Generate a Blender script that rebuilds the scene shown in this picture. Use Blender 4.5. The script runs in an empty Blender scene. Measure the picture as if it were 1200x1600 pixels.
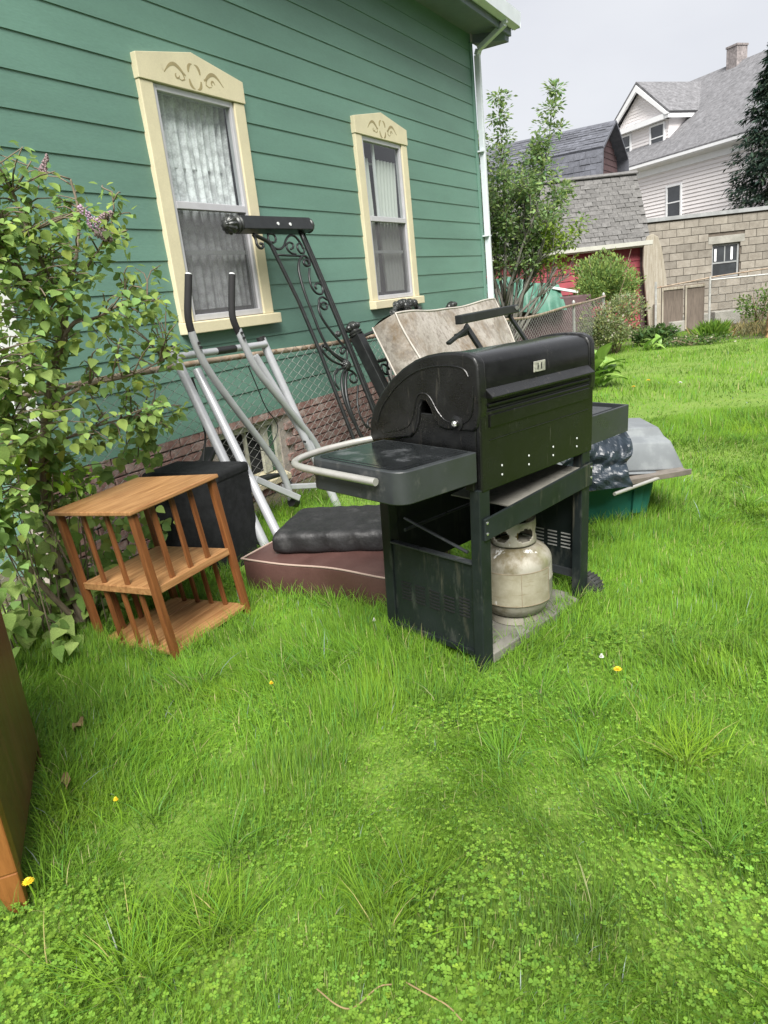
import bpy, math, random
import numpy as np
from mathutils import Vector, Matrix, Euler

random.seed(11)
rng = np.random.default_rng(11)
SC = bpy.context.scene
COL = SC.collection
R_ = math.radians
PI = math.pi

# ------------------------------------------------------------------ camera
FPX = 1120.0
EYE = np.array([0.0, 0.0, 1.55])


def _cam_axes():
    d = np.array([403.3, 3725.7, FPX]); d /= np.linalg.norm(d)
    up = -d
    fw = np.array([0, 0, 1.0]) - d * d[2]; fw /= np.linalg.norm(fw)
    rt = np.cross(fw, up); rt /= np.linalg.norm(rt)
    if rt[0] < 0:
        rt = -rt
    m = np.array([rt, fw, up])
    w = np.array([0.521, 0.854, 0]); w /= np.linalg.norm(w)
    n = np.array([w[1], -w[0], 0])
    return np.array([n, w, [0, 0, 1.0]]) @ m


CM = _cam_axes()
cam_d = bpy.data.cameras.new('camera')
cam_d.sensor_fit = 'VERTICAL'
cam_d.sensor_height = 36.0
cam_d.lens = FPX / 1600 * 36.0
cam_d.clip_start = 0.05
cam_d.clip_end = 2000
cam = bpy.data.objects.new('camera', cam_d)
COL.objects.link(cam)
_r = CM @ np.diag([1, -1, -1])
_m = Matrix([list(_r[0]) + [0], list(_r[1]) + [0], list(_r[2]) + [1.55], [0, 0, 0, 1]])
cam.matrix_world = _m
SC.camera = cam

# ------------------------------------------------------------------ sky, sun, exposure
SUN_EL, SUN_AZ = R_(49), R_(-59)          # azimuth measured from +X towards +Y
world = bpy.data.worlds.new('World')
SC.world = world
world.use_nodes = True
nt = world.node_tree
nt.nodes.clear()
wo = nt.nodes.new('ShaderNodeOutputWorld')
bg = nt.nodes.new('ShaderNodeBackground')
sky = nt.nodes.new('ShaderNodeTexSky')
sky.sky_type = 'NISHITA'
sky.sun_disc = False
sky.sun_elevation = SUN_EL
sky.sun_rotation = PI / 2 - SUN_AZ
sky.air_density = 1.0
sky.dust_density = 3.0
tc = nt.nodes.new('ShaderNodeTexCoord')
mp = nt.nodes.new('ShaderNodeMapping'); mp.inputs['Scale'].default_value = (1, 1, 2.2)
cn = nt.nodes.new('ShaderNodeTexNoise')
cn.inputs['Scale'].default_value = 2.2; cn.inputs['Detail'].default_value = 5; cn.inputs['Roughness'].default_value = .5
cr = nt.nodes.new('ShaderNodeValToRGB')
cr.color_ramp.elements[0].position = .30; cr.color_ramp.elements[0].color = (2.0, 2.03, 2.18, 1)
cr.color_ramp.elements[1].position = .70; cr.color_ramp.elements[1].color = (2.38, 2.41, 2.50, 1)
mixs = nt.nodes.new('ShaderNodeMix'); mixs.data_type = 'RGBA'; mixs.inputs[0].default_value = .96
nt.links.new(tc.outputs['Generated'], mp.inputs['Vector'])
nt.links.new(mp.outputs[0], cn.inputs['Vector'])
nt.links.new(cn.outputs['Fac'], cr.inputs['Fac'])
nt.links.new(sky.outputs[0], mixs.inputs[6])
nt.links.new(cr.outputs[0], mixs.inputs[7])
nt.links.new(mixs.outputs[2], bg.inputs['Color'])
bg.inputs['Strength'].default_value = .10
nt.links.new(bg.outputs[0], wo.inputs[0])

sun_d = bpy.data.lights.new('sun', 'SUN')
sun_d.energy = 2.3
sun_d.angle = R_(34)
sun_d.color = (1.0, .97, .92)
sun = bpy.data.objects.new('sun', sun_d)
COL.objects.link(sun)
sdir = Vector((math.cos(SUN_EL) * math.cos(SUN_AZ), math.cos(SUN_EL) * math.sin(SUN_AZ), math.sin(SUN_EL)))
sun.rotation_euler = sdir.to_track_quat('Z', 'Y').to_euler()
sun.location = (0, 0, 20)

vs = SC.view_settings
vs.view_transform = 'Standard'
vs.look = 'None'
vs.exposure = 1.85
vs.gamma = 1.0
vs.use_curve_mapping = False

# ------------------------------------------------------------------ small maths
YAW = math.atan2(.521, .854)
RT = np.array([math.cos(YAW), math.sin(YAW), 0])
FW = np.array([-math.sin(YAW), math.cos(YAW), 0])


def ray(px, py):
    return CM @ np.array([(px - 600) / FPX, (py - 800) / FPX, 1.0])


def on_x(px, py, x):
    r = ray(px, py); return EYE + r * (x / r[0])


def on_z(px, py, z=0.0):
    r = ray(px, py); return EYE + r * ((z - EYE[2]) / r[2])


def on_plane(px, py, p0, n):
    r = ray(px, py); n = np.array(n, float)
    return EYE + r * (n @ (np.array(p0) - EYE)) / (n @ r)


def on_depth(px, py, d):
    r = ray(px, py); return EYE + r * (d / (FW @ r))


def yard(xr, d, z=0.0):
    return RT * xr + FW * d + np.array([0, 0, z])


# ------------------------------------------------------------------ materials
MATS = {}


def mat(name, col, rough=.6, metal=0.0, var=.12, scale=6.0, col2=None, lo=.35, hi=.65, bump=0.0, bscale=60.0,
        stretch=(1, 1, 1), spec=.5, coat=0.0, objvar=0.0, fine=0.0, fscale=90.0, stains=None, trans=0.0, attr=None,
        rvar=0.0, detail=6.0, upn=0.0):
    m = bpy.data.materials.new(name)
    m.use_nodes = True
    t = m.node_tree; N = t.nodes; L = t.links
    N.clear()
    out = N.new('ShaderNodeOutputMaterial')
    b = N.new('ShaderNodeBsdfPrincipled')
    b.inputs['Roughness'].default_value = rough
    b.inputs['Metallic'].default_value = metal
    b.inputs['Specular IOR Level'].default_value = spec
    b.inputs['Coat Weight'].default_value = coat
    c = N.new('ShaderNodeTexCoord')
    mpn = N.new('ShaderNodeMapping'); mpn.inputs['Scale'].default_value = stretch
    L.new(c.outputs['Object'], mpn.inputs['Vector'])
    vec = mpn.outputs[0]
    oi = N.new('ShaderNodeObjectInfo')
    add = N.new('ShaderNodeVectorMath'); add.operation = 'MULTIPLY_ADD'
    cmb = N.new('ShaderNodeCombineXYZ')
    for k in range(3):
        L.new(oi.outputs['Random'], cmb.inputs[k])
    L.new(cmb.outputs[0], add.inputs[0]); add.inputs[1].default_value = (37, 19, 53)
    L.new(vec, add.inputs[2]); vec = add.outputs[0]
    n1 = N.new('ShaderNodeTexNoise'); n1.inputs['Scale'].default_value = scale
    n1.inputs['Detail'].default_value = detail; n1.inputs['Roughness'].default_value = .6
    L.new(vec, n1.inputs['Vector'])
    rp = N.new('ShaderNodeValToRGB')
    c = np.array(col, float)
    if col2 is None:
        a0, a1 = c * (1 - var), np.minimum(c * (1 + var), 1)
    else:
        a0, a1 = c, np.array(col2, float)
    rp.color_ramp.elements[0].position = lo; rp.color_ramp.elements[0].color = (*a0, 1)
    rp.color_ramp.elements[1].position = hi; rp.color_ramp.elements[1].color = (*a1, 1)
    L.new(n1.outputs['Fac'], rp.inputs['Fac'])
    colout = rp.outputs[0]
    if attr:
        an = N.new('ShaderNodeAttribute'); an.attribute_name = attr
        mx = N.new('ShaderNodeMix'); mx.data_type = 'RGBA'; mx.blend_type = 'MULTIPLY'; mx.inputs[0].default_value = 1
        L.new(an.outputs['Color'], mx.inputs[6]); L.new(colout, mx.inputs[7]); colout = mx.outputs[2]
    if stains:
        for (scol, sscale, slo, shi, sst) in stains:
            sm = N.new('ShaderNodeMapping'); sm.inputs['Scale'].default_value = sst
            L.new(vec, sm.inputs['Vector'])
            sn = N.new('ShaderNodeTexNoise'); sn.inputs['Scale'].default_value = sscale
            sn.inputs['Detail'].default_value = 8; sn.inputs['Roughness'].default_value = .65
            L.new(sm.outputs[0], sn.inputs['Vector'])
            sr = N.new('ShaderNodeValToRGB')
            sr.color_ramp.elements[0].position = slo; sr.color_ramp.elements[0].color = (0, 0, 0, 1)
            sr.color_ramp.elements[1].position = shi; sr.color_ramp.elements[1].color = (1, 1, 1, 1)
            L.new(sn.outputs['Fac'], sr.inputs['Fac'])
            mx = N.new('ShaderNodeMix'); mx.data_type = 'RGBA'
            L.new(sr.outputs[0], mx.inputs[0]); L.new(colout, mx.inputs[6]); mx.inputs[7].default_value = (*scol, 1)
            colout = mx.outputs[2]
    if fine:
        fn = N.new('ShaderNodeTexNoise'); fn.inputs['Scale'].default_value = fscale; fn.inputs['Detail'].default_value = 4
        L.new(vec, fn.inputs['Vector'])
        fr = N.new('ShaderNodeMapRange'); fr.inputs[1].default_value = .3; fr.inputs[2].default_value = .7
        fr.inputs[3].default_value = 1 - fine; fr.inputs[4].default_value = 1 + fine
        L.new(fn.outputs['Fac'], fr.inputs[0])
        mx = N.new('ShaderNodeMix'); mx.data_type = 'RGBA'; mx.blend_type = 'MULTIPLY'; mx.inputs[0].default_value = 1
        L.new(colout, mx.inputs[6]); L.new(fr.outputs[0], mx.inputs[7]); colout = mx.outputs[2]
    if objvar:
        orr = N.new('ShaderNodeMapRange'); orr.inputs[3].default_value = 1 - objvar; orr.inputs[4].default_value = 1 + objvar
        L.new(oi.outputs['Random'], orr.inputs[0])
        mx = N.new('ShaderNodeMix'); mx.data_type = 'RGBA'; mx.blend_type = 'MULTIPLY'; mx.inputs[0].default_value = 1
        L.new(colout, mx.inputs[6]); L.new(orr.outputs[0], mx.inputs[7]); colout = mx.outputs[2]
    L.new(colout, b.inputs['Base Color'])
    if rvar:
        rr = N.new('ShaderNodeMapRange'); rr.inputs[1].default_value = .3; rr.inputs[2].default_value = .7
        rr.inputs[3].default_value = max(rough - rvar, .03); rr.inputs[4].default_value = rough + rvar
        L.new(n1.outputs['Fac'], rr.inputs[0]); L.new(rr.outputs[0], b.inputs['Roughness'])
    if bump:
        bn = N.new('ShaderNodeTexNoise'); bn.inputs['Scale'].default_value = bscale; bn.inputs['Detail'].default_value = 5
        L.new(vec, bn.inputs['Vector'])
        bp = N.new('ShaderNodeBump'); bp.inputs['Strength'].default_value = bump; bp.inputs['Distance'].default_value = .01
        L.new(bn.outputs['Fac'], bp.inputs['Height']); L.new(bp.outputs[0], b.inputs['Normal'])
    upo = None
    if upn:
        ge = N.new('ShaderNodeNewGeometry')
        um = N.new('ShaderNodeMix'); um.data_type = 'VECTOR'; um.inputs[0].default_value = upn
        L.new(ge.outputs['Normal'], um.inputs[4]); um.inputs[5].default_value = (0, 0, 1)
        un = N.new('ShaderNodeVectorMath'); un.operation = 'NORMALIZE'; L.new(um.outputs[1], un.inputs[0])
        upo = un.outputs[0]; L.new(upo, b.inputs['Normal'])
    surf = b.outputs[0]
    if trans:
        tr = N.new('ShaderNodeBsdfTranslucent'); L.new(colout, tr.inputs['Color'])
        ms = N.new('ShaderNodeMixShader'); ms.inputs[0].default_value = trans
        L.new(surf, ms.inputs[1]); L.new(tr.outputs[0], ms.inputs[2]); surf = ms.outputs[0]
    L.new(surf, out.inputs[0])
    MATS[name] = m
    return m


def see_through(name, col, rough, alpha, lace=False, spec=.5):
    """cloth, netting or glass that lets part of what is behind show"""
    m = bpy.data.materials.new(name); m.use_nodes = True
    t = m.node_tree; N = t.nodes; L = t.links; N.clear()
    out = N.new('ShaderNodeOutputMaterial'); b = N.new('ShaderNodeBsdfPrincipled'); tr = N.new('ShaderNodeBsdfTransparent')
    ms = N.new('ShaderNodeMixShader'); ms.inputs[0].default_value = alpha
    b.inputs['Base Color'].default_value = (*col, 1); b.inputs['Roughness'].default_value = rough
    b.inputs['Specular IOR Level'].default_value = spec
    if lace:
        c = N.new('ShaderNodeTexCoord'); v = N.new('ShaderNodeTexVoronoi'); v.inputs['Scale'].default_value = 16
        v2 = N.new('ShaderNodeTexVoronoi'); v2.inputs['Scale'].default_value = 70
        n = N.new('ShaderNodeTexNoise'); n.inputs['Scale'].default_value = 9; n.inputs['Detail'].default_value = 5
        L.new(c.outputs['Object'], v.inputs['Vector']); L.new(c.outputs['Object'], n.inputs['Vector']); L.new(c.outputs['Object'], v2.inputs['Vector'])
        a = N.new('ShaderNodeMath'); a.operation = 'MULTIPLY'; L.new(v.outputs['Distance'], a.inputs[0]); L.new(n.outputs['Fac'], a.inputs[1])
        a2 = N.new('ShaderNodeMath'); a2.operation = 'MULTIPLY_ADD'; L.new(v2.outputs['Distance'], a2.inputs[0]); a2.inputs[1].default_value = .25
        L.new(a.outputs[0], a2.inputs[2])
        r = N.new('ShaderNodeMapRange'); r.inputs[1].default_value = .22; r.inputs[2].default_value = .55
        r.inputs[3].default_value = min(alpha + .25, 1); r.inputs[4].default_value = alpha - .42
        L.new(a2.outputs[0], r.inputs[0]); L.new(r.outputs[0], ms.inputs[0])
    L.new(tr.outputs[0], ms.inputs[1]); L.new(b.outputs[0], ms.inputs[2]); L.new(ms.outputs[0], out.inputs[0])
    MATS[name] = m
    return m


def glass(name, refl=.12, tint=(.9, .95, .95)):
    m = bpy.data.materials.new(name); m.use_nodes = True
    t = m.node_tree; N = t.nodes; L = t.links; N.clear()
    out = N.new('ShaderNodeOutputMaterial'); g = N.new('ShaderNodeBsdfGlossy'); g.inputs['Roughness'].default_value = .03
    tr = N.new('ShaderNodeBsdfTransparent'); tr.inputs['Color'].default_value = (*tint, 1)
    fr = N.new('ShaderNodeLayerWeight'); fr.inputs['Blend'].default_value = .5
    pw_ = N.new('ShaderNodeMath'); pw_.operation = 'POWER'; pw_.inputs[1].default_value = 4.0
    L.new(fr.outputs['Facing'], pw_.inputs[0])
    a = N.new('ShaderNodeMath'); a.operation = 'ADD'; a.inputs[1].default_value = refl; a.use_clamp = True
    c = N.new('ShaderNodeTexCoord'); n = N.new('ShaderNodeTexNoise'); n.inputs['Scale'].default_value = 2.0
    bp = N.new('ShaderNodeBump'); bp.inputs['Strength'].default_value = .10; bp.inputs['Distance'].default_value = .02
    L.new(c.outputs['Object'], n.inputs['Vector']); L.new(n.outputs['Fac'], bp.inputs['Height']); L.new(bp.outputs[0], g.inputs['Normal'])
    ms = N.new('ShaderNodeMixShader')
    L.new(pw_.outputs[0], a.inputs[0]); L.new(a.outputs[0], ms.inputs[0])
    L.new(tr.outputs[0], ms.inputs[1]); L.new(g.outputs[0], ms.inputs[2]); L.new(ms.outputs[0], out.inputs[0])
    MATS[name] = m
    return m


# ------------------------------------------------------------------ mesh helpers
class MB:
    def __init__(s):
        s.v = []; s.f = []

    def add(s, vs_, fs):
        o = len(s.v)
        s.v += [tuple(map(float, p)) for p in vs_]
        s.f += [tuple(i + o for i in q) for q in fs]
        return s

    def box2(s, lo, hi):
        x0, y0, z0 = lo; x1, y1, z1 = hi
        return s.add([(x0, y0, z0), (x1, y0, z0), (x1, y1, z0), (x0, y1, z0), (x0, y0, z1), (x1, y0, z1), (x1, y1, z1), (x0, y1, z1)],
                     [(0, 3, 2, 1), (4, 5, 6, 7), (0, 1, 5, 4), (1, 2, 6, 5), (2, 3, 7, 6), (3, 0, 4, 7)])

    def hexa(s, p):
        return s.add(p, [(0, 3, 2, 1), (4, 5, 6, 7), (0, 1, 5, 4), (1, 2, 6, 5), (2, 3, 7, 6), (3, 0, 4, 7)])

    def bar(s, a, b, wx, wy, up=(0, 0, 1)):
        a = Vector(a); b = Vector(b); d = (b - a).normalized()
        sx = d.cross(Vector(up))
        if sx.length < 1e-4:
            sx = d.cross(Vector((1, 0, 0)))
        sx.normalize(); sy = sx.cross(d).normalized()
        q = []
        for p in (a, b):
            for i, j in ((-1, -1), (1, -1), (1, 1), (-1, 1)):
                q.append(p + sx * (i * wx / 2) + sy * (j * wy / 2))
        return s.hexa(q)

    def tube(s, pts, r, n=8, closed=False, caps=True):
        P = [Vector(p) for p in pts]
        m = len(P)
        rs = r if hasattr(r, '__len__') else [r] * m
        T = []
        for i in range(m):
            if closed:
                t = P[(i + 1) % m] - P[i - 1]
            else:
                t = P[min(i + 1, m - 1)] - P[max(i - 1, 0)]
            T.append(t.normalized() if t.length > 1e-9 else Vector((0, 0, 1)))
        nrm = T[0].orthogonal().normalized()
        V = []; F = []
        for i in range(m):
            nrm = (nrm - T[i] * nrm.dot(T[i]))
            nrm = nrm.normalized() if nrm.length > 1e-6 else T[i].orthogonal().normalized()
            bi = T[i].cross(nrm)
            for k in range(n):
                a = 2 * PI * k / n
                V.append(P[i] + (nrm * math.cos(a) + bi * math.sin(a)) * rs[i])
        for i in range(m if closed else m - 1):
            j = (i + 1) % m
            for k in range(n):
                k2 = (k + 1) % n
                F.append((i * n + k, i * n + k2, j * n + k2, j * n + k))
        if caps and not closed:
            F.append(tuple(range(n - 1, -1, -1)))
            F.append(tuple((m - 1) * n + k for k in range(n)))
        return s.add(V, F)

    def lathe(s, prof, n=24, M=None, caps=True):
        V = []; F = []
        for (r, z) in prof:
            for k in range(n):
                a = 2 * PI * k / n
                p = Vector((r * math.cos(a), r * math.sin(a), z))
                V.append(M @ p if M else p)
        for i in range(len(prof) - 1):
            for k in range(n):
                k2 = (k + 1) % n
                F.append((i * n + k, i * n + k2, (i + 1) * n + k2, (i + 1) * n + k))
        if caps:
            F.append(tuple(range(n - 1, -1, -1)))
            F.append(tuple((len(prof) - 1) * n + k for k in range(n)))
        return s.add(V, F)

    def prism(s, poly, fn, a, b):
        """poly of (p,q); fn(p,q,t) -> xyz ; extruded from t=a to t=b"""
        n = len(poly)
        V = [fn(p, q, a) for p, q in poly] + [fn(p, q, b) for p, q in poly]
        F = [tuple(range(n - 1, -1, -1)), tuple(range(n, 2 * n))]
        for i in range(n):
            j = (i + 1) % n
            F.append((i, j, n + j, n + i))
        return s.add(V, F)

    def sheet(s, fn, nu, nv):
        V = [fn(i / nu, j / nv) for j in range(nv + 1) for i in range(nu + 1)]
        F = [(j * (nu + 1) + i, j * (nu + 1) + i + 1, (j + 1) * (nu + 1) + i + 1, (j + 1) * (nu + 1) + i) for j in range(nv) for i in range(nu)]
        return s.add(V, F)

    def mesh(s, name):
        me = bpy.data.meshes.new(name)
        me.from_pydata(s.v, [], s.f)
        import bmesh
        bm = bmesh.new(); bm.from_mesh(me)
        bmesh.ops.recalc_face_normals(bm, faces=bm.faces)
        bm.to_mesh(me); bm.free()
        return me

    def build(s, name, m, parent=None, world=False, smooth=False, bevel=0.0, seg=2, sub=0, angle=38):
        if world and parent is not None:
            inv = root_matrix(parent).inverted()
            s.v = [tuple(inv @ Vector(p)) for p in s.v]
        me = s.mesh(name)
        return link(name, me, m, parent, smooth, bevel, seg, sub, angle)


def root_matrix(o):
    m = Matrix.Identity(4)
    while o is not None:
        m = o.matrix_basis @ m
        o = o.parent
    return m


def link(name, me, m, parent=None, smooth=False, bevel=0.0, seg=2, sub=0, angle=38):
    o = bpy.data.objects.new(name, me)
    COL.objects.link(o)
    if m is not None and not me.materials:
        me.materials.append(MATS[m])
    if parent is not None:
        o.parent = parent
    if smooth:
        me.polygons.foreach_set('use_smooth', [True] * len(me.polygons))
        if angle < 180 and not sub:
            me.set_sharp_from_angle(angle=R_(angle))
    if bevel:
        b = o.modifiers.new('bevel', 'BEVEL'); b.width = bevel; b.segments = seg; b.limit_method = 'ANGLE'; b.angle_limit = R_(35)
    if sub:
        b = o.modifiers.new('subdivision', 'SUBSURF'); b.levels = sub; b.render_levels = sub
    return o


def piece(name, me, parent, loc, rot=(0, 0, 0), scale=None):
    """one of many alike pieces, sharing mesh data"""
    o = bpy.data.objects.new(name, me)
    COL.objects.link(o)
    o.parent = parent; o.location = loc; o.rotation_euler = rot
    if scale is not None:
        o.scale = scale
    return o


def tag(o, label, cat=None, group=None, kind=None):
    o['label'] = label
    if cat:
        o['category'] = cat
    if group:
        o['group'] = group
    if kind:
        o['kind'] = kind
    return o


def thing(name, label, cat, loc=(0, 0, 0), rot=(0, 0, 0), group=None):
    o = bpy.data.objects.new(name, None)
    COL.objects.link(o)
    o.empty_display_size = .1
    o.location = loc; o.rotation_euler = rot
    return tag(o, label, cat, group)


def np_mesh(name, verts, faces_flat, nper, m, parent=None, col=None, smooth=False):
    """verts (N,3), faces: (K,nper) int"""
    me = bpy.data.meshes.new(name)
    nf = len(faces_flat)
    me.vertices.add(len(verts)); me.vertices.foreach_set('co', np.ascontiguousarray(verts, np.float32).ravel())
    me.loops.add(nf * nper); me.loops.foreach_set('vertex_index', np.ascontiguousarray(faces_flat, np.int32).ravel())
    me.polygons.add(nf); me.polygons.foreach_set('loop_start', np.arange(0, nf * nper, nper, dtype=np.int32))
    me.update(calc_edges=True)
    if col is not None:
        a = me.color_attributes.new('tone', 'FLOAT_COLOR', 'POINT')
        c4 = np.ones((len(verts), 4), np.float32); c4[:, :3] = col
        a.data.foreach_set('color', c4.ravel())
    if smooth:
        me.polygons.foreach_set('use_smooth', np.ones(nf, bool))
    return link(name, me, m, parent)


# leaf templates: x across, y along, z up
LEAF_HEART = (np.array([(0, 0, 0), (.30, .10, .05), (.44, .30, .08), (.36, .58, .06), (.17, .84, .0), (0, 1.06, -.10), (-.17, .84, .0), (-.36, .58, .06), (-.44, .30, .08), (-.30, .10, .05), (0, .36, -.04), (0, .70, -.05)]),
              [(0, 1, 10), (1, 2, 10), (2, 3, 10), (3, 11, 10), (3, 4, 11), (4, 5, 11), (5, 6, 11), (6, 7, 11), (7, 10, 11), (7, 8, 10), (8, 9, 10), (9, 0, 10)])
LEAF_LONG = (np.array([(0, 0, 0), (.2, .3, .06), (.2, .65, .04), (0, 1.0, -.06), (-.2, .65, .04), (-.2, .3, .06), (0, .5, -.02)]),
             [(0, 1, 6), (1, 2, 6), (2, 3, 6), (3, 4, 6), (4, 5, 6), (5, 0, 6)])
LEAF_DIA = (np.array([(0, 0, 0), (.28, .5, .08), (0, 1.0, 0), (-.28, .5, .08)]), [(0, 1, 2), (0, 2, 3)])


def rand_unit(n):
    v = rng.normal(size=(n, 3)); return v / np.linalg.norm(v, axis=1)[:, None]


def frames(axis, up):
    """rotation matrices (N,3,3) with columns x,y,z; y along axis, z near up"""
    y = axis / np.linalg.norm(axis, axis=1)[:, None]
    x = np.cross(y, up); x /= (np.linalg.norm(x, axis=1)[:, None] + 1e-9)
    z = np.cross(x, y)
    return np.stack([x, y, z], 2)


def scatter(tmpl, pos, fr, size, tone):
    tv, tf = tmpl
    n = len(pos); k = len(tv)
    v = np.einsum('nij,kj->nki', fr, tv) * np.asarray(size).reshape(n, 1, 1) + pos[:, None, :]
    f = np.array(tf)[None] + (np.arange(n) * k)[:, None, None]
    c = np.repeat(tone, k, axis=0)
    return v.reshape(-1, 3), f.reshape(-1, 3), c


def spiral(c, r0, r1, a0, a1, n=14, sq=1.0):
    return [(c[0] + (r0 + (r1 - r0) * i / n) * math.cos(a0 + (a1 - a0) * i / n), c[1] + sq * (r0 + (r1 - r0) * i / n) * math.sin(a0 + (a1 - a0) * i / n)) for i in range(n + 1)]


def smooth_path(p, it=2):
    p = [Vector(q) for q in p]
    for _ in range(it):
        q = [p[0]]
        for a, b in zip(p[:-1], p[1:]):
            q += [a.lerp(b, .25), a.lerp(b, .75)]
        q.append(p[-1]); p = q
    return p

# ------------------------------------------------------------------ the materials of the place
mat('siding_green', (.110, .216, .170), .55, var=.10, scale=1.3, stretch=(1, .5, 2), stains=[((.115, .225, .175), 3.2, .55, .8, (1, .35, 1.5))], fine=.05, fscale=60, objvar=.05, bump=.08, bscale=40)
mat('cream_paint', (.60, .545, .37), .5, var=.05, scale=5, stains=[((.42, .36, .22), 11, .66, .78, (1, 1, 1))], fine=.04)
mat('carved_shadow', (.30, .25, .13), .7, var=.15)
mat('storm_frame', (.50, .50, .52), .4, var=.06, metal=.2)
mat('white_metal', (.62, .66, .70), .4, var=.05, stains=[((.42, .45, .47), 9, .62, .8, (1, 1, .3))])
mat('corner_white', (.74, .76, .74), .5, var=.05)
mat('soffit_paint', (.15, .18, .23), .6, var=.08)
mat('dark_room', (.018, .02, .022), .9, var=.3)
mat('brick_red', (.19, .105, .09), .9, col2=(.28, .18, .155), scale=14, objvar=.22, fine=.15, stains=[((.36, .30, .27), 7, .50, .70, (1, 1, 1))], bump=.3, bscale=120)
mat('mortar', (.36, .32, .28), .95, var=.2, scale=12, fine=.15, bump=.3)
mat('roof_shingle_dark', (.10, .10, .105), .9, var=.25, scale=9, fine=.2)
mat('galvanised', (.42, .42, .40), .5, metal=.35, var=.2, scale=14)
mat('rusty_rail', (.30, .24, .18), .7, metal=.2, var=.25, scale=10, stains=[((.20, .10, .05), 16, .52, .68, (1, 1, 1))])
mat('old_wood_trim', (.45, .45, .36), .8, var=.25, scale=9)
mat('basement_green', (.05, .12, .07), .7, var=.2)
see_through('curtain_lace', (.96, .96, .96), .9, .97, lace=True)
see_through('curtain_plain', (.66, .68, .62), .9, .92)
see_through('insect_screen', (.20, .20, .21), .8, .45, spec=.2)
glass('pane_glass', .06, (.80, .84, .84))
glass('screened_glass', -1.0, (.62, .64, .65))
mat('soil', (.085, .078, .045), .95, col2=(.085, .075, .04), scale=5, fine=.3, bump=.5, bscale=40)
mat('lawn_base', (.11, .20, .02), .95, col2=(.15, .23, .035), scale=3, fine=.3, bump=.4, bscale=30)
mat('grass_blade', (1, 1, 1), .5, var=.08, scale=2, attr='tone', trans=.40, spec=.2, upn=.55)
mat('clover_leaf', (1, 1, 1), .55, var=.06, scale=3, attr='tone', trans=.35, spec=.15, upn=.5)
mat('leaf', (1, 1, 1), .6, var=.10, scale=9, attr='tone', trans=.42, spec=.2)
mat('bark', (.13, .10, .07), .9, col2=(.22, .18, .13), scale=16, stretch=(1, 1, .3), bump=.6, bscale=50)
mat('bark_grey', (.12, .115, .10), .9, col2=(.2, .19, .165), scale=16, stretch=(1, 1, .3), bump=.6, bscale=50)
mat('dry_twig', (.22, .17, .11), .9, var=.3, scale=10)
for i, c in enumerate([(.25, .37, .095), (.20, .32, .08), (.31, .42, .13), (.16, .275, .065)]):
    mat('lilac_leaf_%d' % i, c, .6, var=.16, scale=14, trans=.5, spec=.15, objvar=.2)
mat('blossom', (.27, .17, .25), .8, col2=(.40, .29, .37), scale=30)
mat('blossom_dry', (.20, .15, .14), .9, col2=(.28, .2, .22), scale=30)

# ------------------------------------------------------------------ ground
g = MB()
g.add([(-600, -600, -.012), (600, -600, -.012), (600, 600, -.012), (-600, 600, -.012)], [(0, 1, 2, 3)])
gr = g.build('ground', 'soil'); tag(gr, 'bare soil under and beyond the lawn', kind='structure')
g = MB()


def lawn_z(x, y):
    return .02 + .018 * math.sin(x * 1.7 + .6 * y) * math.sin(y * 1.1 - .4 * x) + .01 * math.sin(3.1 * x + 1.3) * math.cos(2.7 * y)


g.sheet(lambda u, v: (-3.62 + u * 16.6, -3 + v * 19.2, lawn_z(-3.62 + u * 16.6, -3 + v * 19.2)), 60, 70)
lawn = g.build('lawn', 'lawn_base', smooth=True, angle=180); tag(lawn, 'lumpy back lawn of grass and clover', kind='structure')

# ------------------------------------------------------------------ the green house
WX = -4.03
house = thing('green_house', 'green clapboard house with cream window trim and brick base behind the fence', 'house', (WX, 6.3, 0))
HY0, HY1 = 2.62, 10.0
WINS = [(3.995, 5.083), (6.762, 7.857)]
PITCH = .2095


def siding_piece(y0, y1, z0, z1):
    m = MB()
    m.hexa([(WX + .012, y0, z0), (WX + .012, y1, z0), (WX - .03, y1, z0), (WX - .03, y0, z0),
            (WX + .004, y0, z1), (WX + .004, y1, z1), (WX - .03, y1, z1), (WX - .03, y0, z1)])
    return m.build('siding_board', 'siding_green', house, world=True)


z = .70
k = 0
while z < 4.66:
    zt = z + PITCH
    segs = [(HY0, HY1)]
    if zt > 1.50 and z < 3.13:
        segs = [(HY0, WINS[0][0] + .05), (WINS[0][1] - .05, WINS[1][0] + .05), (WINS[1][1] - .05, HY1)]
        if z < 1.50:      # lower course: board runs on under the sill
            siding_piece(WINS[0][0] + .05, WINS[0][1] - .05, z, 1.50)
            siding_piece(WINS[1][0] + .05, WINS[1][1] - .05, z, 1.50)
        if zt > 3.13:
            siding_piece(WINS[0][0] + .05, WINS[0][1] - .05, 3.13, zt)
            siding_piece(WINS[1][0] + .05, WINS[1][1] - .05, 3.13, zt)
    for a, b in segs:
        siding_piece(a, b, z, zt)
    z = zt
# body behind the boards: side and rear walls, floor slab
m = MB()
m.box2((WX - 6.0, HY0 + .01, .0), (WX - 5.9, HY1 - .01, 4.7))
m.box2((WX - 5.9, HY0 + .01, .0), (WX - .035, HY0 + .1, 4.7))
m.box2((WX - 5.9, HY1 - .1, .0), (WX - .035, HY1 - .01, 4.7))
m.build('wall', 'siding_green', house, world=True)
m = MB(); m.box2((WX - .02, HY0 - .06, .66), (WX + .04, HY0 + .075, 4.58))
m.build('corner_board', 'corner_white', house, world=True, bevel=.004)
m = MB(); m.box2((WX - .02, HY1 - .055, .66), (WX + .026, HY1 + .02, 4.58))
m.build('corner_board', 'siding_green', house, world=True, bevel=.004)

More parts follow.
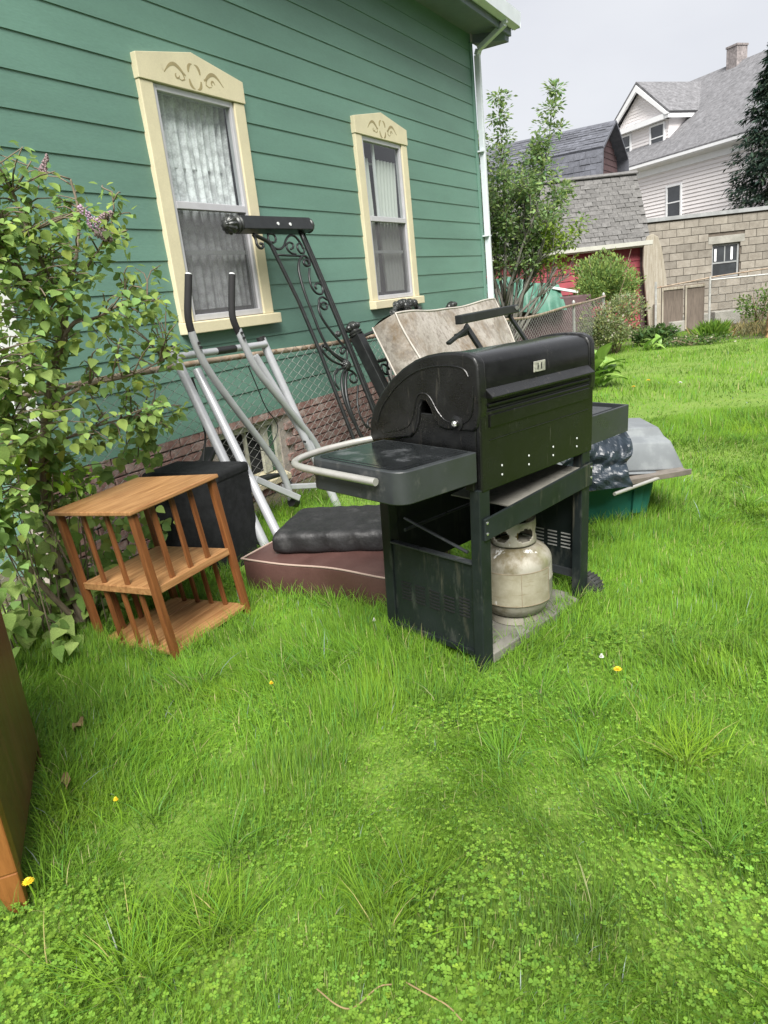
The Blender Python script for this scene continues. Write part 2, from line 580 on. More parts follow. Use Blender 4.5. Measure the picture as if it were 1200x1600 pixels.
# brick base: single bricks over a mortar bed, with a cellar window let in
BW, BH = .213, .0715
CWY0, CWY1, CWZ0, CWZ1 = 4.18, 5.0, .12, .63
m = MB()
m.box2((WX - .25, HY0, -.05), (WX - .018, CWY0, .70)); m.box2((WX - .25, CWY1, -.05), (WX - .018, HY1, .70))
m.box2((WX - .25, CWY0, -.05), (WX - .018, CWY1, CWZ0)); m.box2((WX - .25, CWY0, CWZ1), (WX - .018, CWY1, .70))
fnd = m.build('brick_base', 'mortar', house, world=True)
bm_ = MB(); bm_.box2((-.03, -.099, -.029), (.012, .099, .029))
brick_me = bm_.mesh('brick'); brick_me.materials.append(MATS['brick_red'])
far = MB()
base_off = Vector((WX, 6.3, 0))
for row in range(10):
    zc = .036 + row * BH - .01
    y = HY0 + .1 + (BW / 2 if row % 2 else 0)
    while y < HY1 - .1:
        if not (CWY0 - .1 < y < CWY1 + .1 and CWZ0 - .03 < zc < CWZ1 + .03):
            dx = random.uniform(-.003, .004)
            if 3.0 < y < 8.4:
                o = piece('brick', brick_me, fnd, Vector((WX + dx, y, zc)) - base_off, (0, random.uniform(-.02, .02), random.uniform(-.015, .015)))
            else:
                far.box2((WX - .03, y - .099, zc - .029), (WX + .012 + dx, y + .099, zc + .029))
        y += BW
o = far.build('bricks_farther_along', 'brick_red', house, world=True); o['kind'] = 'stuff'
# cellar window
cw = MB(); cw.box2((WX - .10, CWY0, CWZ0), (WX - .03, CWY0 + .06, CWZ1)); cw.box2((WX - .10, CWY1 - .06, CWZ0), (WX - .03, CWY1, CWZ1))
cw.box2((WX - .10, CWY0 + .06, CWZ1 - .05), (WX - .03, CWY1 - .06, CWZ1))
cwo = cw.build('cellar_window', 'old_wood_trim', house, world=True, bevel=.004)
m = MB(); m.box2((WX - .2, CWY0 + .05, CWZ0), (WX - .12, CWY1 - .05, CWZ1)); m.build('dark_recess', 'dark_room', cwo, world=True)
m = MB(); m.hexa([(WX - .12, CWY0, CWZ0 - .01), (WX - .12, CWY1, CWZ0 - .01), (WX + .05, CWY1, CWZ0 - .05), (WX + .05, CWY0, CWZ0 - .05),
                  (WX - .12, CWY0, CWZ0 + .06), (WX - .12, CWY1, CWZ0 + .06), (WX + .05, CWY1, CWZ0 + .0), (WX + .05, CWY0, CWZ0 + .0)])
m.build('sill', 'cream_paint', cwo, world=True, bevel=.006)
m = MB(); m.box2((WX - .09, 4.58, CWZ0 + .05), (WX - .06, 4.60, CWZ1 - .05)); m.build('mullion', 'old_wood_trim', cwo, world=True)
m = MB(); m.box2((WX - .08, CWY1 - .22, CWZ0 + .05), (WX - .05, CWY1 - .13, CWZ1 - .05)); m.build('mullion', 'old_wood_trim', cwo, world=True)
m = MB(); m.box2((WX - .08, CWY1 - .13, CWZ0 + .05), (WX - .055, CWY1 - .06, CWZ1 - .05)); m.build('shutter_board', 'basement_green', cwo, world=True)


# two tall windows
def window(y0, y1, idx):
    yc = (y0 + y1) / 2
    m = MB(); m.box2((WX - .02, y0, 1.515), (WX + .045, y0 + .125, 3.117))
    win = m.build('window', 'cream_paint', house, world=True, bevel=.006)
    m = MB(); m.box2((WX - .02, y1 - .125, 1.515), (WX + .045, y1, 3.117)); m.build('side_casing', 'cream_paint', win, world=True, bevel=.006)
    win['label'] = ['tall window with lace curtains, nearer the lilac', 'tall window with dark folds of curtain, nearer the downspout'][idx]
    m = MB()
    m.prism([(y0 - .006, 3.119), (y1 + .006, 3.119), (y1 + .006, 3.274), (yc, 3.374), (y0 - .006, 3.274)], lambda p, q, t: (t, p, q), WX - .02, WX + .055)
    hb = m.build('head_board', 'cream_paint', win, world=True, bevel=.004)
    # head board carving: raised strips, brown for its shade and missing paint
    c = MB()
    fx_ = WX + .0562
    def stroke(pts, w0, w1):
        n = len(pts)
        L_ = []; Rr = []
        for i, (p, q) in enumerate(pts):
            a = pts[max(i - 1, 0)]; b = pts[min(i + 1, n - 1)]
            d = Vector((b[0] - a[0], b[1] - a[1])).normalized()
            t = i / (n - 1); w = (w0 + (w1 - w0) * t) * math.sin(PI * min(max(t, .06), .94)) ** .6
            L_.append((p - d.y * w / 2, q + d.x * w / 2)); Rr.append((p + d.y * w / 2, q - d.x * w / 2))
        poly = L_ + Rr[::-1]
        V = [(fx_, a, b) for a, b in poly] + [(WX + .05, a, b) for a, b in poly]
        N_ = len(poly); F = []
        for i in range(n - 1):
            F.append((i, i + 1, N_ - 2 - i, N_ - 1 - i))
        for i in range(N_):
            F.append((i, (i + 1) % N_, N_ + (i + 1) % N_, N_ + i))
        c.add(V, F)
    for sg in (-1, 1):
        ey = yc + sg * .20
        stroke([(ey + sg * (.105 - .21 * t), 3.195 + .062 * math.sin(PI * min(t * 1.05, 1)) + .012 * t) for t in [i / 10 for i in range(11)]], .016, .034)
        stroke([(ey - sg * .07, 3.22), (ey - sg * .085, 3.20), (ey - sg * .09, 3.18), (ey - sg * .06, 3.168), (ey - sg * .03, 3.176)], .012, .010)
        stroke(spiral((ey - sg * .015, 3.196), .026, .008, 0, sg * 4.4, 10), .015, .012)
        for vv in (-1, 1):
            stroke([(yc + sg * (.012 + .048 * math.sin(t * PI / 2)), 3.215 + vv * (.080 - .058 * t ** 2)) for t in [i / 7 for i in range(8)]], .012, .034)
    c.build('carving', 'carved_shadow', win, world=True)
    m = MB(); m.hexa([(WX - .02, y0 - .005, 1.43), (WX - .02, y1 + .045, 1.43), (WX + .085, y1 + .045, 1.43), (WX + .085, y0 - .005, 1.43),
                      (WX - .02, y0 - .005, 1.52), (WX - .02, y1 + .045, 1.52), (WX + .085, y1 + .045, 1.512), (WX + .085, y0 - .005, 1.512)])
    m.build('sill', 'cream_paint', win, world=True, bevel=.006)
    a, b = y0 + .125, y1 - .125
    fr = MB(); t = .038
    fr.box2((WX - .03, a, 1.52), (WX + .03, a + t, 3.117)); fr.box2((WX - .03, b - t, 1.52), (WX + .03, b, 3.117))
    fr.box2((WX - .03, a + t, 3.075), (WX + .03, b - t, 3.117)); fr.box2((WX - .03, a + t, 1.52), (WX + .03, b - t, 1.565))
    fr.build('storm_frame', 'storm_frame', win, world=True, bevel=.004)
    m = MB(); m.box2((WX - .02, a + t, 2.310), (WX + .034, b - t, 2.362)); m.build('meeting_rail', 'storm_frame', win, world=True, bevel=.004)
    m = MB(); m.add([(WX + .004, a + t, 2.362), (WX + .004, b - t, 2.362), (WX + .004, b - t, 3.075), (WX + .004, a + t, 3.075)], [(0, 1, 2, 3)]); m.build('pane', 'pane_glass', win, world=True)
    m = MB(); m.add([(WX - .01, a + t, 1.565), (WX - .01, b - t, 1.565), (WX - .01, b - t, 2.31), (WX - .01, a + t, 2.31)], [(0, 1, 2, 3)]); m.build('pane', 'screened_glass', win, world=True)
    m = MB(); m.add([(WX + .012, a + t, 1.565), (WX + .012, b - t, 1.565), (WX + .012, b - t, 2.31), (WX + .012, a + t, 2.31)], [(0, 1, 2, 3)])
    m.build('insect_screen', 'insect_screen', win, world=True)
    m = MB(); m.box2((WX - .055, a + t, 2.0), (WX - .035, b - t, 2.03)); m.box2((WX - .055, a + t, 2.32), (WX - .032, b - t, 2.36))
    if idx == 1:
        m.box2((WX - .055, yc - .09, 2.361), (WX - .033, yc - .065, 3.08))
    m.build('inner_sash', 'corner_white', win, world=True)
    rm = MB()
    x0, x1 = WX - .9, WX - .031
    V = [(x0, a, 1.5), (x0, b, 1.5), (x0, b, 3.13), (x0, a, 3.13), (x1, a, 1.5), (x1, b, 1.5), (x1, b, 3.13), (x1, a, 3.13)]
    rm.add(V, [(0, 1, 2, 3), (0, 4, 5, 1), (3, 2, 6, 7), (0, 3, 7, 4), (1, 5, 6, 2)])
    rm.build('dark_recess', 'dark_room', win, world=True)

    def curtain(c0, c1, z0, z1, folds, depth, mt, ph, hem=0.0):
        cu = MB()
        cu.sheet(lambda u, v: (WX - .095 + depth * math.sin(u * folds * 2 * PI + ph + .6 * math.sin(v * 3)) * (.55 + .45 * v), c0 + (c1 - c0) * u + .012 * math.sin(v * 5 + ph),
                               z0 + (z1 - z0) * v + (hem * abs(math.sin(u * folds * PI * 2)) if v < .01 else 0)), 60, 24)
        cu.build('curtain', mt, win, world=True, smooth=True, angle=180)
    if idx == 0:
        curtain(a, a + .46, 1.6, 3.12, 5, .022, 'curtain_lace', .4)
        curtain(a + .42, b, 1.6, 3.12, 6, .026, 'curtain_lace', 1.4)
        curtain(a + .15, b - .12, 2.62, 3.12, 4, .02, 'curtain_lace', 2.2)
    else:
        curtain(a, a + .30, 1.6, 2.95, 3, .03, 'curtain_plain', .4)
        curtain(b - .42, b, 1.6, 2.95, 6, .035, 'curtain_plain', 1.9)
        m = MB(); m.tube([(WX - .15, a, 2.92), (WX - .15, b, 2.92)], .012, 8); m.build('curtain_rod', 'corner_white', win, world=True)


window(*WINS[0], 0)
window(*WINS[1], 1)

# eaves, gutter, roof
m = MB(); m.box2((WX - 6.0, HY0 - .1, 4.670), (WX + .42, HY1 + .38, 4.692)); m.build('soffit', 'soffit_paint', house, world=True)
m = MB(); m.box2((WX + .40, HY0 - .1, 4.630), (WX + .43, HY1 + .38, 4.870)); m.build('fascia', 'soffit_paint', house, world=True)
m = MB()
gp = [(.43, 4.730), (.47, 4.705), (.54, 4.730), (.555, 4.870), (.565, 4.870), (.55, 4.715), (.47, 4.690), (.43, 4.715)]
m.prism(gp, lambda p, q, t: (WX + p, t, q), HY0 - .1, HY1 + .40)
m.box2((WX + .431, HY1 + .396, 4.700), (WX + .556, HY1 + .40, 4.870))
gut = m.build('gutter', 'white_metal', house, world=True)
rise = .62
m = MB()
m.prism([(.50, 4.870), (.50, 4.930), (-3.0, 4.930 + 3.5 * rise), (-6.5, 4.930), (-6.5, 4.870), (-3.0, 4.870 + 3.5 * rise)], lambda p, q, t: (WX + p, t, q), HY0 - .25, HY1 + .42)
m.build('roof', 'roof_shingle_dark', house, world=True)
m = MB()
for yy in (HY0, HY1 - .02):
    m.prism([(.0, 4.690), (-6.0, 4.690), (-3.0, 4.820 + 3.0 * rise)], lambda p, q, t: (WX + p, t, q), yy, yy + .02)
m.build('gable_wall', 'siding_green', house, world=True)
m = MB(); m.hexa([(WX + .02, HY1 + .03, 4.570), (WX + .39, HY1 + .25, 4.570), (WX + .39, HY1 + .38, 4.570), (WX + .02, HY1 + .38, 4.570),
                  (WX + .02, HY1 + .03, 4.668), (WX + .399, HY1 + .2, 4.668), (WX + .399, HY1 + .379, 4.668), (WX + .02, HY1 + .379, 4.668)])
m.build('eave_return', 'soffit_paint', house, world=True)
m = MB()
dsp = [(WX + .49, HY1 - .03, 4.730), (WX + .49, HY1 - .02, 4.670), (WX + .10, HY1 + .04, 4.490), (WX + .07, HY1 + .05, 4.430), (WX + .07, HY1 + .05, .25), (WX + .16, HY1 + .05, .1)]
for p, q in zip(dsp[:-1], dsp[1:]):
    m.bar(p, q, .075, .06, up=(0, 1, 0) if abs(p[2] - q[2]) > .5 else (0, 0, 1))
ds = m.build('downspout', 'white_metal', house, world=True, bevel=.008)
for zb in (3.27, 2.2, .9):
    m = MB(); m.box2((WX - .0, HY1 - .03, zb), (WX + .108, HY1 + .10, zb + .018)); m.build('strap', 'white_metal', ds, world=True)

# ------------------------------------------------------------------ chain link fence along the house
FXX = -3.60


def rail_z(y):
    return float(np.interp(y, [0, 3, 6, 8.5, 10.4, 13.1, 15.3], [1.25, 1.255, 1.20, 1.11, 1.035, 1.065, 1.09]))


fence = thing('chain_link_fence', 'weathered chain link fence with rusty top rail along the green house', 'fence', (FXX, 6.0, 0))
m = MB(); m.tube([(FXX, y, rail_z(y) + .008 * math.sin(y * 2.1)) for y in np.arange(.6, 15.31, .35)], .021, 10)
m.build('top_rail', 'rusty_rail', fence, world=True, smooth=True)
for y in (.8, 2.35, 6.35, 9.2, 13.1, 15.3):
    m = MB(); m.tube([(FXX - .03, y, -.1), (FXX - .03, y, rail_z(y) + .03)], .026, 10); m.lathe([(.03, 0), (.03, .02), (.012, .05)], 10, Matrix.Translation((FXX - .03, y, rail_z(y) + .03)))
    m.build('post', 'galvanised', fence, world=True, smooth=True)


def link_mesh(p_of, s0, s1, z0, ztop, pitch=.062, r=.0028, over=.03, jit=.003):
    """woven diamond wire: p_of(s) -> xy ; each wire zigzags up the height"""
    V = []; F = []
    n = int((s1 - s0) / pitch)
    hz = pitch * .58
    for i in range(n):
        s = s0 + i * pitch
        zz = z0; k = 0; pts = []
        top = ztop(s) + over
        while zz < top:
            side = 1 if (k + i) % 2 else -1
            x, y = p_of(s + side * pitch * .5 + random.uniform(-jit, jit))
            pts.append((x, y, zz)); zz += hz; k += 1
        o = len(V)
        for j, (x, y, zz) in enumerate(pts):
            for a in (0, 2.094, 4.189):
                V.append((x + r * math.cos(a), y + r * math.sin(a), zz))
        for j in range(len(pts) - 1):
            for k in range(3):
                k2 = (k + 1) % 3
                F.append((o + j * 3 + k, o + j * 3 + k2, o + j * 3 + 3 + k2, o + j * 3 + 3 + k))
    return np.array(V), np.array(F)


V, F = link_mesh(lambda s: (FXX + .026, s), .7, 15.25, .02, rail_z)
V = V - np.array([FXX, 6.0, 0])
np_mesh('wire_mesh', V, F, 4, 'galvanised', fence)

# ------------------------------------------------------------------ background buildings
mat('red_paint', (.26, .04, .054), .6, var=.15, scale=4, stains=[((.55, .40, .38), 9, .70, .76, (1, .5, 2))], objvar=.06)  # wall red adjusted to carry a little distance haze in the colour
mat('garage_shingle', (.125, .122, .118), .9, var=.22, scale=10, objvar=.15, fine=.25, fscale=50)
mat('gutter_cream', (.55, .55, .49), .5, var=.06)
mat('slate_shingle', (.095, .10, .118), .9, var=.2, objvar=.22, fine=.2, fscale=40)  # barn tone lightened slightly, standing in for distance haze
mat('dark_red_board', (.085, .05, .052), .8, var=.2, objvar=.12)
mat('white_vinyl', (.84, .80, .79), .5, var=.03, scale=1.5, objvar=.03)
mat('white_trim', (.86, .87, .88), .45, var=.03)
mat('grey_roof', (.15, .15, .158), .9, var=.18, scale=3.5, fine=.3, fscale=9, stretch=(1, 1, 1), bump=.6, bscale=8)
mat('chimney_brick', (.24, .215, .21), .9, var=.25, scale=5, fine=.3, fscale=12)
mat('cinder_block', (.195, .175, .145), .95, col2=(.27, .248, .21), scale=5, objvar=.17, fine=.14, bump=.5, bscale=30)
mat('block_mortar', (.12, .10, .08), .95, var=.2)
mat('concrete', (.24, .235, .205), .9, col2=(.32, .31, .275), scale=5, fine=.15, bump=.4, bscale=30)
mat('grey_cap', (.27, .28, .28), .8, var=.15)
mat('window_dark', (.035, .04, .045), .12, var=.3, scale=2, spec=.8)
mat('weathered_plank', (.25, .22, .165), .85, col2=(.36, .33, .27), scale=6, stretch=(4, 4, .4), fine=.15, bump=.4)
mat('panel_brown', (.13, .105, .085), .9, var=.2, scale=8, stretch=(4, 4, .5))
mat('tarp_green', (.065, .175, .125), .5, var=.15, scale=4, stains=[((.13, .25, .19), 5, .5, .75, (1, 1, 1))])
mat('paper_bag', (.45, .27, .13), .85, var=.15, scale=6, bump=.4, bscale=12)
mat('print_blue', (.08, .22, .25), .8, var=.2)
mat('lamp_white', (.8, .8, .76), .3, var=.05)


def yroot(name, label, cat, xr, d, turn=0.0, group=None):
    p = yard(xr, d)
    return thing(name, label, cat, (p[0], p[1], 0), (0, 0, YAW + turn), group)


# --- red garage (local x right, y back)
G0 = (5.2, 20.0)
gar = yroot('red_garage', 'small red garage with steep grey shingle roof and pale gutter', 'garage', *G0)
XL, XR = -3.4, 2.42
m = MB(); m.box2((XL, .03, 0), (XR - .02, 4.2, 2.12)); m.build('wall', 'red_paint', gar)
z = 0.05
while z < 2.05:
    m = MB(); m.hexa([(XL, -.012, z), (XR - .12, -.012, z), (XR - .12, .03, z), (XL, .03, z), (XL, .008, z + .172), (XR - .12, .008, z + .172), (XR - .12, .03, z + .172), (XL, .03, z + .172)])
    m.build('siding_board', 'red_paint', gar); z += .172
m = MB(); m.box2((XR - .12, -.03, 0), (XR, .06, 2.1)); m.build('corner_board', 'dark_red_board', gar, bevel=.005)
m = MB(); m.box2((XL - .1, -.26, 2.09), (XR + .06, .0, 2.13)); m.build('soffit', 'gutter_cream', gar)
m = MB(); m.prism([(-.28, 2.12), (-.36, 2.13), (-.38, 2.235), (-.365, 2.235), (-.35, 2.15), (-.28, 2.14)], lambda p, q, t: (t, p, q), XL - .1, XR + .08)
m.box2((XL - .1, -.275, 2.10), (XR + .07, -.255, 2.24)); m.build('gutter', 'gutter_cream', gar)
ry0, rz0, ry1, rz1 = -.30, 2.235, .72, 4.02
rl = math.hypot(ry1 - ry0, rz1 - rz0); ra = math.atan2(rz1 - rz0, ry1 - ry0)
m = MB(); m.prism([(ry0, rz0 - .03), (ry1, rz1 - .03), (2.1, 4.08), (3.6, rz1 - .03), (4.5, rz0 - .03), (4.4, 2.1), (.0, 2.1)], lambda p, q, t: (t, p, q), XL - .1, XR + .06)
roof = m.build('roof', 'garage_shingle', gar)
TW, EX = .24, .131
sm = MB(); sm.hexa([(-TW / 2 + .006, 0, .0), (TW / 2 - .006, 0, .0), (TW / 2 - .006, EX + .05, 0), (-TW / 2 + .006, EX + .05, 0),
                    (-TW / 2 + .006, 0, .016), (TW / 2 - .006, 0, .016), (TW / 2 - .006, EX + .05, .004), (-TW / 2 + .006, EX + .05, .004)])
shm = sm.mesh('shingle'); shm.materials.append(MATS['garage_shingle'])
nrow = int(rl / EX)
cnt = 0
for r in range(nrow):
    s = r * EX
    for c in range(19):
        x = XR + .06 - TW * (c + .5 + (.5 if r % 2 else 0)) + random.uniform(-.008, .008)
        if x < XL + .1 or x > XR + .02:
            continue
        piece('shingle', shm, roof, (x, ry0 + s * math.cos(ra) - .012 * math.sin(ra), rz0 - .024 + s * math.sin(ra) + .012 * math.cos(ra)),
              (ra, 0, random.uniform(-.006, .006)), (1, 1, random.uniform(.6, 1.7)))
        cnt += 1
m = MB(); m.bar((XL, ry1 - .03, rz1 + .0), (XR + .08, ry1 - .03, rz1 + .0), .16, .03, up=(0, -.5, 1)); m.build('ridge_cap', 'garage_shingle', gar)
m = MB()
m.lathe([(.028, 0), (.045, .02), (.05, .10), (.075, .20), (.02, .205)], 14, Matrix.Translation((-1.12, -.10, 1.60)) @ Matrix.Scale(-1, 4, (0, 0, 1)) @ Matrix.Translation((0, 0, -.2)))
m.tube([(-1.12, .0, 1.72), (-1.12, -.10, 1.74), (-1.12, -.10, 1.60)], .014, 8)
m.build('wall_lamp', 'lamp_white', gar, smooth=True)

# --- dark gambrel building behind the garage
ga = math.atan2(-.54, .84)
dk = yroot('dark_gambrel_barn', 'dark shingled gambrel building rising behind the red garage', 'building', 8.46, 24.5, ga)
prof = [(-1.82, 0), (-1.82, 3.0), (-1.52, 5.05), (0, 5.95), (1.52, 5.05), (1.82, 3.0), (1.82, 0)]
m = MB(); m.prism([(a * .95, b - (.06 if b > 1 else 0)) for a, b in prof], lambda p, q, t: (t, p, q), -7, -.35); m.build('wall', 'dark_red_board', dk)
z = 3.2
while z < 5.75:
    hw = float(np.interp(z + .09, [3, 5.05, 5.95], [1.73, 1.43, .02])) - .02
    m = MB(); m.hexa([(-.33, -hw, z), (-.33, hw, z), (-.36, hw, z), (-.36, -hw, z), (-.345, -hw, z + .18), (-.345, hw, z + .18), (-.36, hw, z + .18), (-.36, -hw, z + .18)])
    m.build('siding_board', 'dark_red_board', dk); z += .18
for a, b, nm in (((-1.82, 3.0), (-1.52, 5.05), 0), ((-1.52, 5.05), (0, 5.95), 1), ((0, 5.95), (1.52, 5.05), 2), ((1.52, 5.05), (1.82, 3.0), 3)):
    d = Vector((b[0] - a[0], b[1] - a[1])); n2 = Vector((-d.y, d.x)).normalized() * .07
    m = MB(); m.prism([a, b, (b[0] + n2.x, b[1] + n2.y), (a[0] + n2.x, a[1] + n2.y)], lambda p, q, t: (t, p, q), -7.1, 0)
    rs = m.build('roof_slope', 'slate_shingle', dk)
    if nm < 2:
        tw = .34
        L = d.length; ang = math.atan2(d.y, d.x)
        s2 = MB(); s2.hexa([(-tw / 2 + .008, 0, 0), (tw / 2 - .008, 0, 0), (tw / 2 - .008, .2, 0), (-tw / 2 + .008, .2, 0), (-tw / 2 + .008, 0, .02), (tw / 2 - .008, 0, .02), (tw / 2 - .008, .2, .003), (-tw / 2 + .008, .2, .003)])
        me = s2.mesh('shingle'); me.materials.append(MATS['slate_shingle'])
        for r in range(int(L / .17)):
            for c in range(11):
                x = -.02 - tw * (c + .5 + (.5 if r % 2 else 0))
                p = Vector(a) + d.normalized() * (r * .17) + n2 * 1.0
                piece('shingle', me, rs, (x, p.x, p.y), (ang, 0, random.uniform(-.01, .01)), (1, 1, random.uniform(.5, 1.6)))
m = MB(); m.box2((-5.3, -.9, 5.0), (-4.75, -.35, 7.3)); m.box2((-5.36, -.96, 7.3), (-4.69, -.29, 7.42)); m.build('chimney', 'chimney_brick', dk)

# --- white house (local x towards near right, y away)
wa = math.atan2(-.94022, .34056)
wh = yroot('white_house', 'large white clapboard house with grey roof and front dormer', 'house', 13.881, 33.0, wa)
m = MB(); m.box2((-4.9, .03, 0), (9, 9.2, 5.55)); m.build('wall', 'white_vinyl', wh)
z = 1.2
WNX0, WNX1, WNZ0, WNZ1 = -.42, .41, 3.46, 4.80
while z < 5.45:
    zt = z + .15
    segs = [(-4.9, 9)]
    if zt > WNZ0 - .05 and z < WNZ1 + .05:
        segs = [(-4.9, WNX0 - .05), (WNX1 + .05, 9)]
    for a, b in segs:
        m = MB(); m.hexa([(a, -.022, z), (b, -.022, z), (b, .03, z), (a, .03, z), (a, .01, zt), (b, .01, zt), (b, .03, zt), (a, .03, zt)])
        m.build('siding_board', 'white_vinyl', wh)
    z = zt


def house_window(par, x0, x1, z0, z1, y, curtain_=False):
    m = MB(); t = .085
    m.box2((x0 - t, y - .05, z0 - t), (x0, y + .03, z1 + t)); m.box2((x1, y - .05, z0 - t), (x1 + t, y + .03, z1 + t))
    m.box2((x0, y - .05, z1), (x1, y + .03, z1 + t)); m.box2((x0, y - .06, z0 - t), (x1, y + .03, z0))
    w = m.build('window', 'white_trim', par, bevel=.006)
    m = MB(); zc = (z0 + z1) / 2; m.box2((x0, y - .035, zc - .025), (x1, y + .02, zc + .025)); m.build('meeting_rail', 'white_trim', w)
    for a, b in ((z0, zc - .025), (zc + .025, z1)):
        m = MB(); m.box2((x0, y - .012, a), (x1, y + .015, b)); m.build('pane', 'window_dark', w)
    return w


house_window(wh, WNX0 + .04, WNX1 - .04, WNZ0 + .04, WNZ1 - .04, -.02)
m = MB(); m.box2((-5.0, -.06, 5.45), (9, .0, 5.72)); m.build('frieze_board', 'white_trim', wh)
m = MB(); m.prism([(-.05, 5.70), (-.45, 5.78), (-.45, 5.80), (-.50, 5.82), (-.50, 5.93), (-.40, 5.95), (-.05, 5.9)], lambda p, q, t: (t, p, q), -5.3, 9.3)
m.build('cornice', 'white_trim', wh)
m = MB(); m.prism([(-.48, 5.94), (-.48, 6.0), (4.55, 9.86), (9.6, 6.0), (9.6, 5.94), (4.55, 9.80)], lambda p, q, t: (t, p, q), -5.3, 9.3)
m.build('roof', 'grey_roof', wh)
m = MB(); m.prism([(.0, 5.55), (9.1, 5.55), (4.55, 9.75)], lambda p, q, t: (t, p, q), -4.88, -4.8); m.build('gable_wall', 'white_vinyl', wh)
m = MB(); m.box2((-1.50, 4.2, 9.0), (-.92, 4.8, 10.42)); m.box2((-1.53, 4.17, 10.42), (-.89, 4.83, 10.50)); m.build('chimney', 'chimney_brick', wh)
# dormer
DX, DHW, DY = 2.85, 1.75, .65
m = MB(); m.box2((-DX - DHW, DY, 6.3), (-DX + DHW, 3.0, 7.75)); m.prism([(-DX - DHW, 7.75), (-DX + DHW, 7.75), (-DX, 9.25)], lambda p, q, t: (p, t, q), DY, 4.2)
dm = m.build('dormer', 'white_vinyl', wh)
z = 6.5
while z < 9.1:
    hw = DHW if z < 7.7 else max(DHW * (9.2 - z - .07) / 1.5, .03)
    if not (7.62 < z < 7.80):
        m = MB(); m.hexa([(-DX - hw, DY - .02, z), (-DX + hw, DY - .02, z), (-DX + hw, DY + .01, z), (-DX - hw, DY + .01, z),
                          (-DX - hw, DY, z + .13), (-DX + hw, DY, z + .13), (-DX + hw, DY + .01, z + .13), (-DX - hw, DY + .01, z + .13)])
        m.build('siding_board', 'white_vinyl', dm)
    z += .13
m = MB(); m.box2((-DX - DHW - .25, DY - .28, 7.62), (-DX + DHW + .25, DY - .02, 7.84)); m.build('cornice_board', 'white_trim', dm)
m = MB(); m.box2((-DX + DHW - .02, DY - .28, 7.62), (-DX + DHW + .27, 2.6, 7.80)); m.build('side_cornice', 'white_trim', dm)
for sg in (-1, 1):
    e = (-DX + sg * (DHW + .3), 7.80); p = (-DX, 9.42)
    d = Vector((p[0] - e[0], p[1] - e[1])); n2 = Vector((-d.y, d.x)).normalized() * .08 * -sg
    m = MB(); m.prism([e, p, (p[0], p[1] + .11), (e[0] + n2.x, e[1] + n2.y)], lambda a, b, t: (a, t, b), DY - .28, 4.3); m.build('dormer_roof', 'grey_roof', dm)
    m = MB(); m.prism([(e[0], e[1] - .03), (p[0], p[1] - .03), (p[0], p[1] - .30), (e[0] - sg * .22, e[1] - .03)], lambda a, b, t: (a, t, b), DY - .30, DY - .20); m.build('rake_board', 'white_trim', dm)
house_window(wh, -2.15, -1.38, 6.55, 7.50, DY - .02)
house_window(wh, -4.3, -3.55, 6.55, 7.50, DY - .02)
m = MB(); m.box2((-2.15, DY + .03, 6.55), (-1.95, DY + .05, 7.5)); m.build('blind', 'white_trim', dm)

# --- block building
BD = 21.0
bl = yroot('block_building', 'low building of tan concrete blocks with a four light window', 'building', 8.09, BD)
BL0, BL1 = 0.0, 6.2
WX0, WX1, WZ0, WZ1 = 1.82, 2.60, 1.08, 1.98
m = MB()
m.box2((BL0, .02, 0), (WX0, 4, 2.74)); m.box2((WX1, .02, 0), (BL1, 4, 2.74)); m.box2((WX0, .02, 0), (WX1, 4, WZ0)); m.box2((WX0, .02, WZ1), (WX1, 4, 2.74)); m.box2((WX0, .3, WZ0), (WX1, 4, WZ1))
bw = m.build('wall', 'block_mortar', bl)
bme = {}


def block(x0, x1, zc, h=.193):
    w = round(x1 - x0, 3)
    if w < .06:
        return
    if w not in bme:
        q = MB(); q.box2((-w / 2 + .006, -.012, -h / 2), (w / 2 - .006, .03, h / 2)); bme[w] = q.mesh('block'); bme[w].materials.append(MATS['cinder_block'])
    piece('block', bme[w], bw, ((x0 + x1) / 2, random.uniform(-.004, .004), zc))


for r in range(13):
    zc = .10 + r * .208
    x = BL0 - (.0 if r % 2 else .2)
    while x < BL1:
        a, b = max(x, BL0), min(x + .405, BL1)
        if WZ0 - .08 < zc < WZ1 + .26:
            lx0, lx1 = (WX0 - .12, WX1 + .12) if zc > WZ1 else (WX0, WX1)
            if b <= lx0 or a >= lx1:
                block(a, b, zc)
            else:
                if a < lx0:
                    block(a, lx0, zc)
                if b > lx1:
                    block(lx1, b, zc)
        else:
            block(a, b, zc)
        x += .405
m = MB(); m.box2((WX0 - .118, -.02, WZ1 + .01), (WX1 + .118, .03, WZ1 + .21)); m.build('lintel', 'concrete', bl, bevel=.006)
m = MB(); m.box2((BL0 - .05, -.06, 2.742), (BL1, 4.05, 2.84)); m.build('roof_edge', 'grey_cap', bl)
m = MB(); t = .05
m.box2((WX0, .06, WZ0), (WX0 + t, .14, WZ1)); m.box2((WX1 - t, .06, WZ0), (WX1, .14, WZ1)); m.box2((WX0 + t, .06, WZ1 - t), (WX1 - t, .14, WZ1)); m.box2((WX0 + t, .04, WZ0), (WX1 - t, .14, WZ0 + t))
wn = m.build('window', 'grey_cap', bl)
wc, wz = (WX0 + WX1) / 2, WZ0 + .40
m = MB(); m.box2((WX0 + t, .07, wz - .02), (WX1 - t, .13, wz + .02)); m.box2((wc - .015, .075, wz + .02), (wc + .015, .125, WZ1 - t)); m.build('glazing_bar', 'grey_cap', wn)
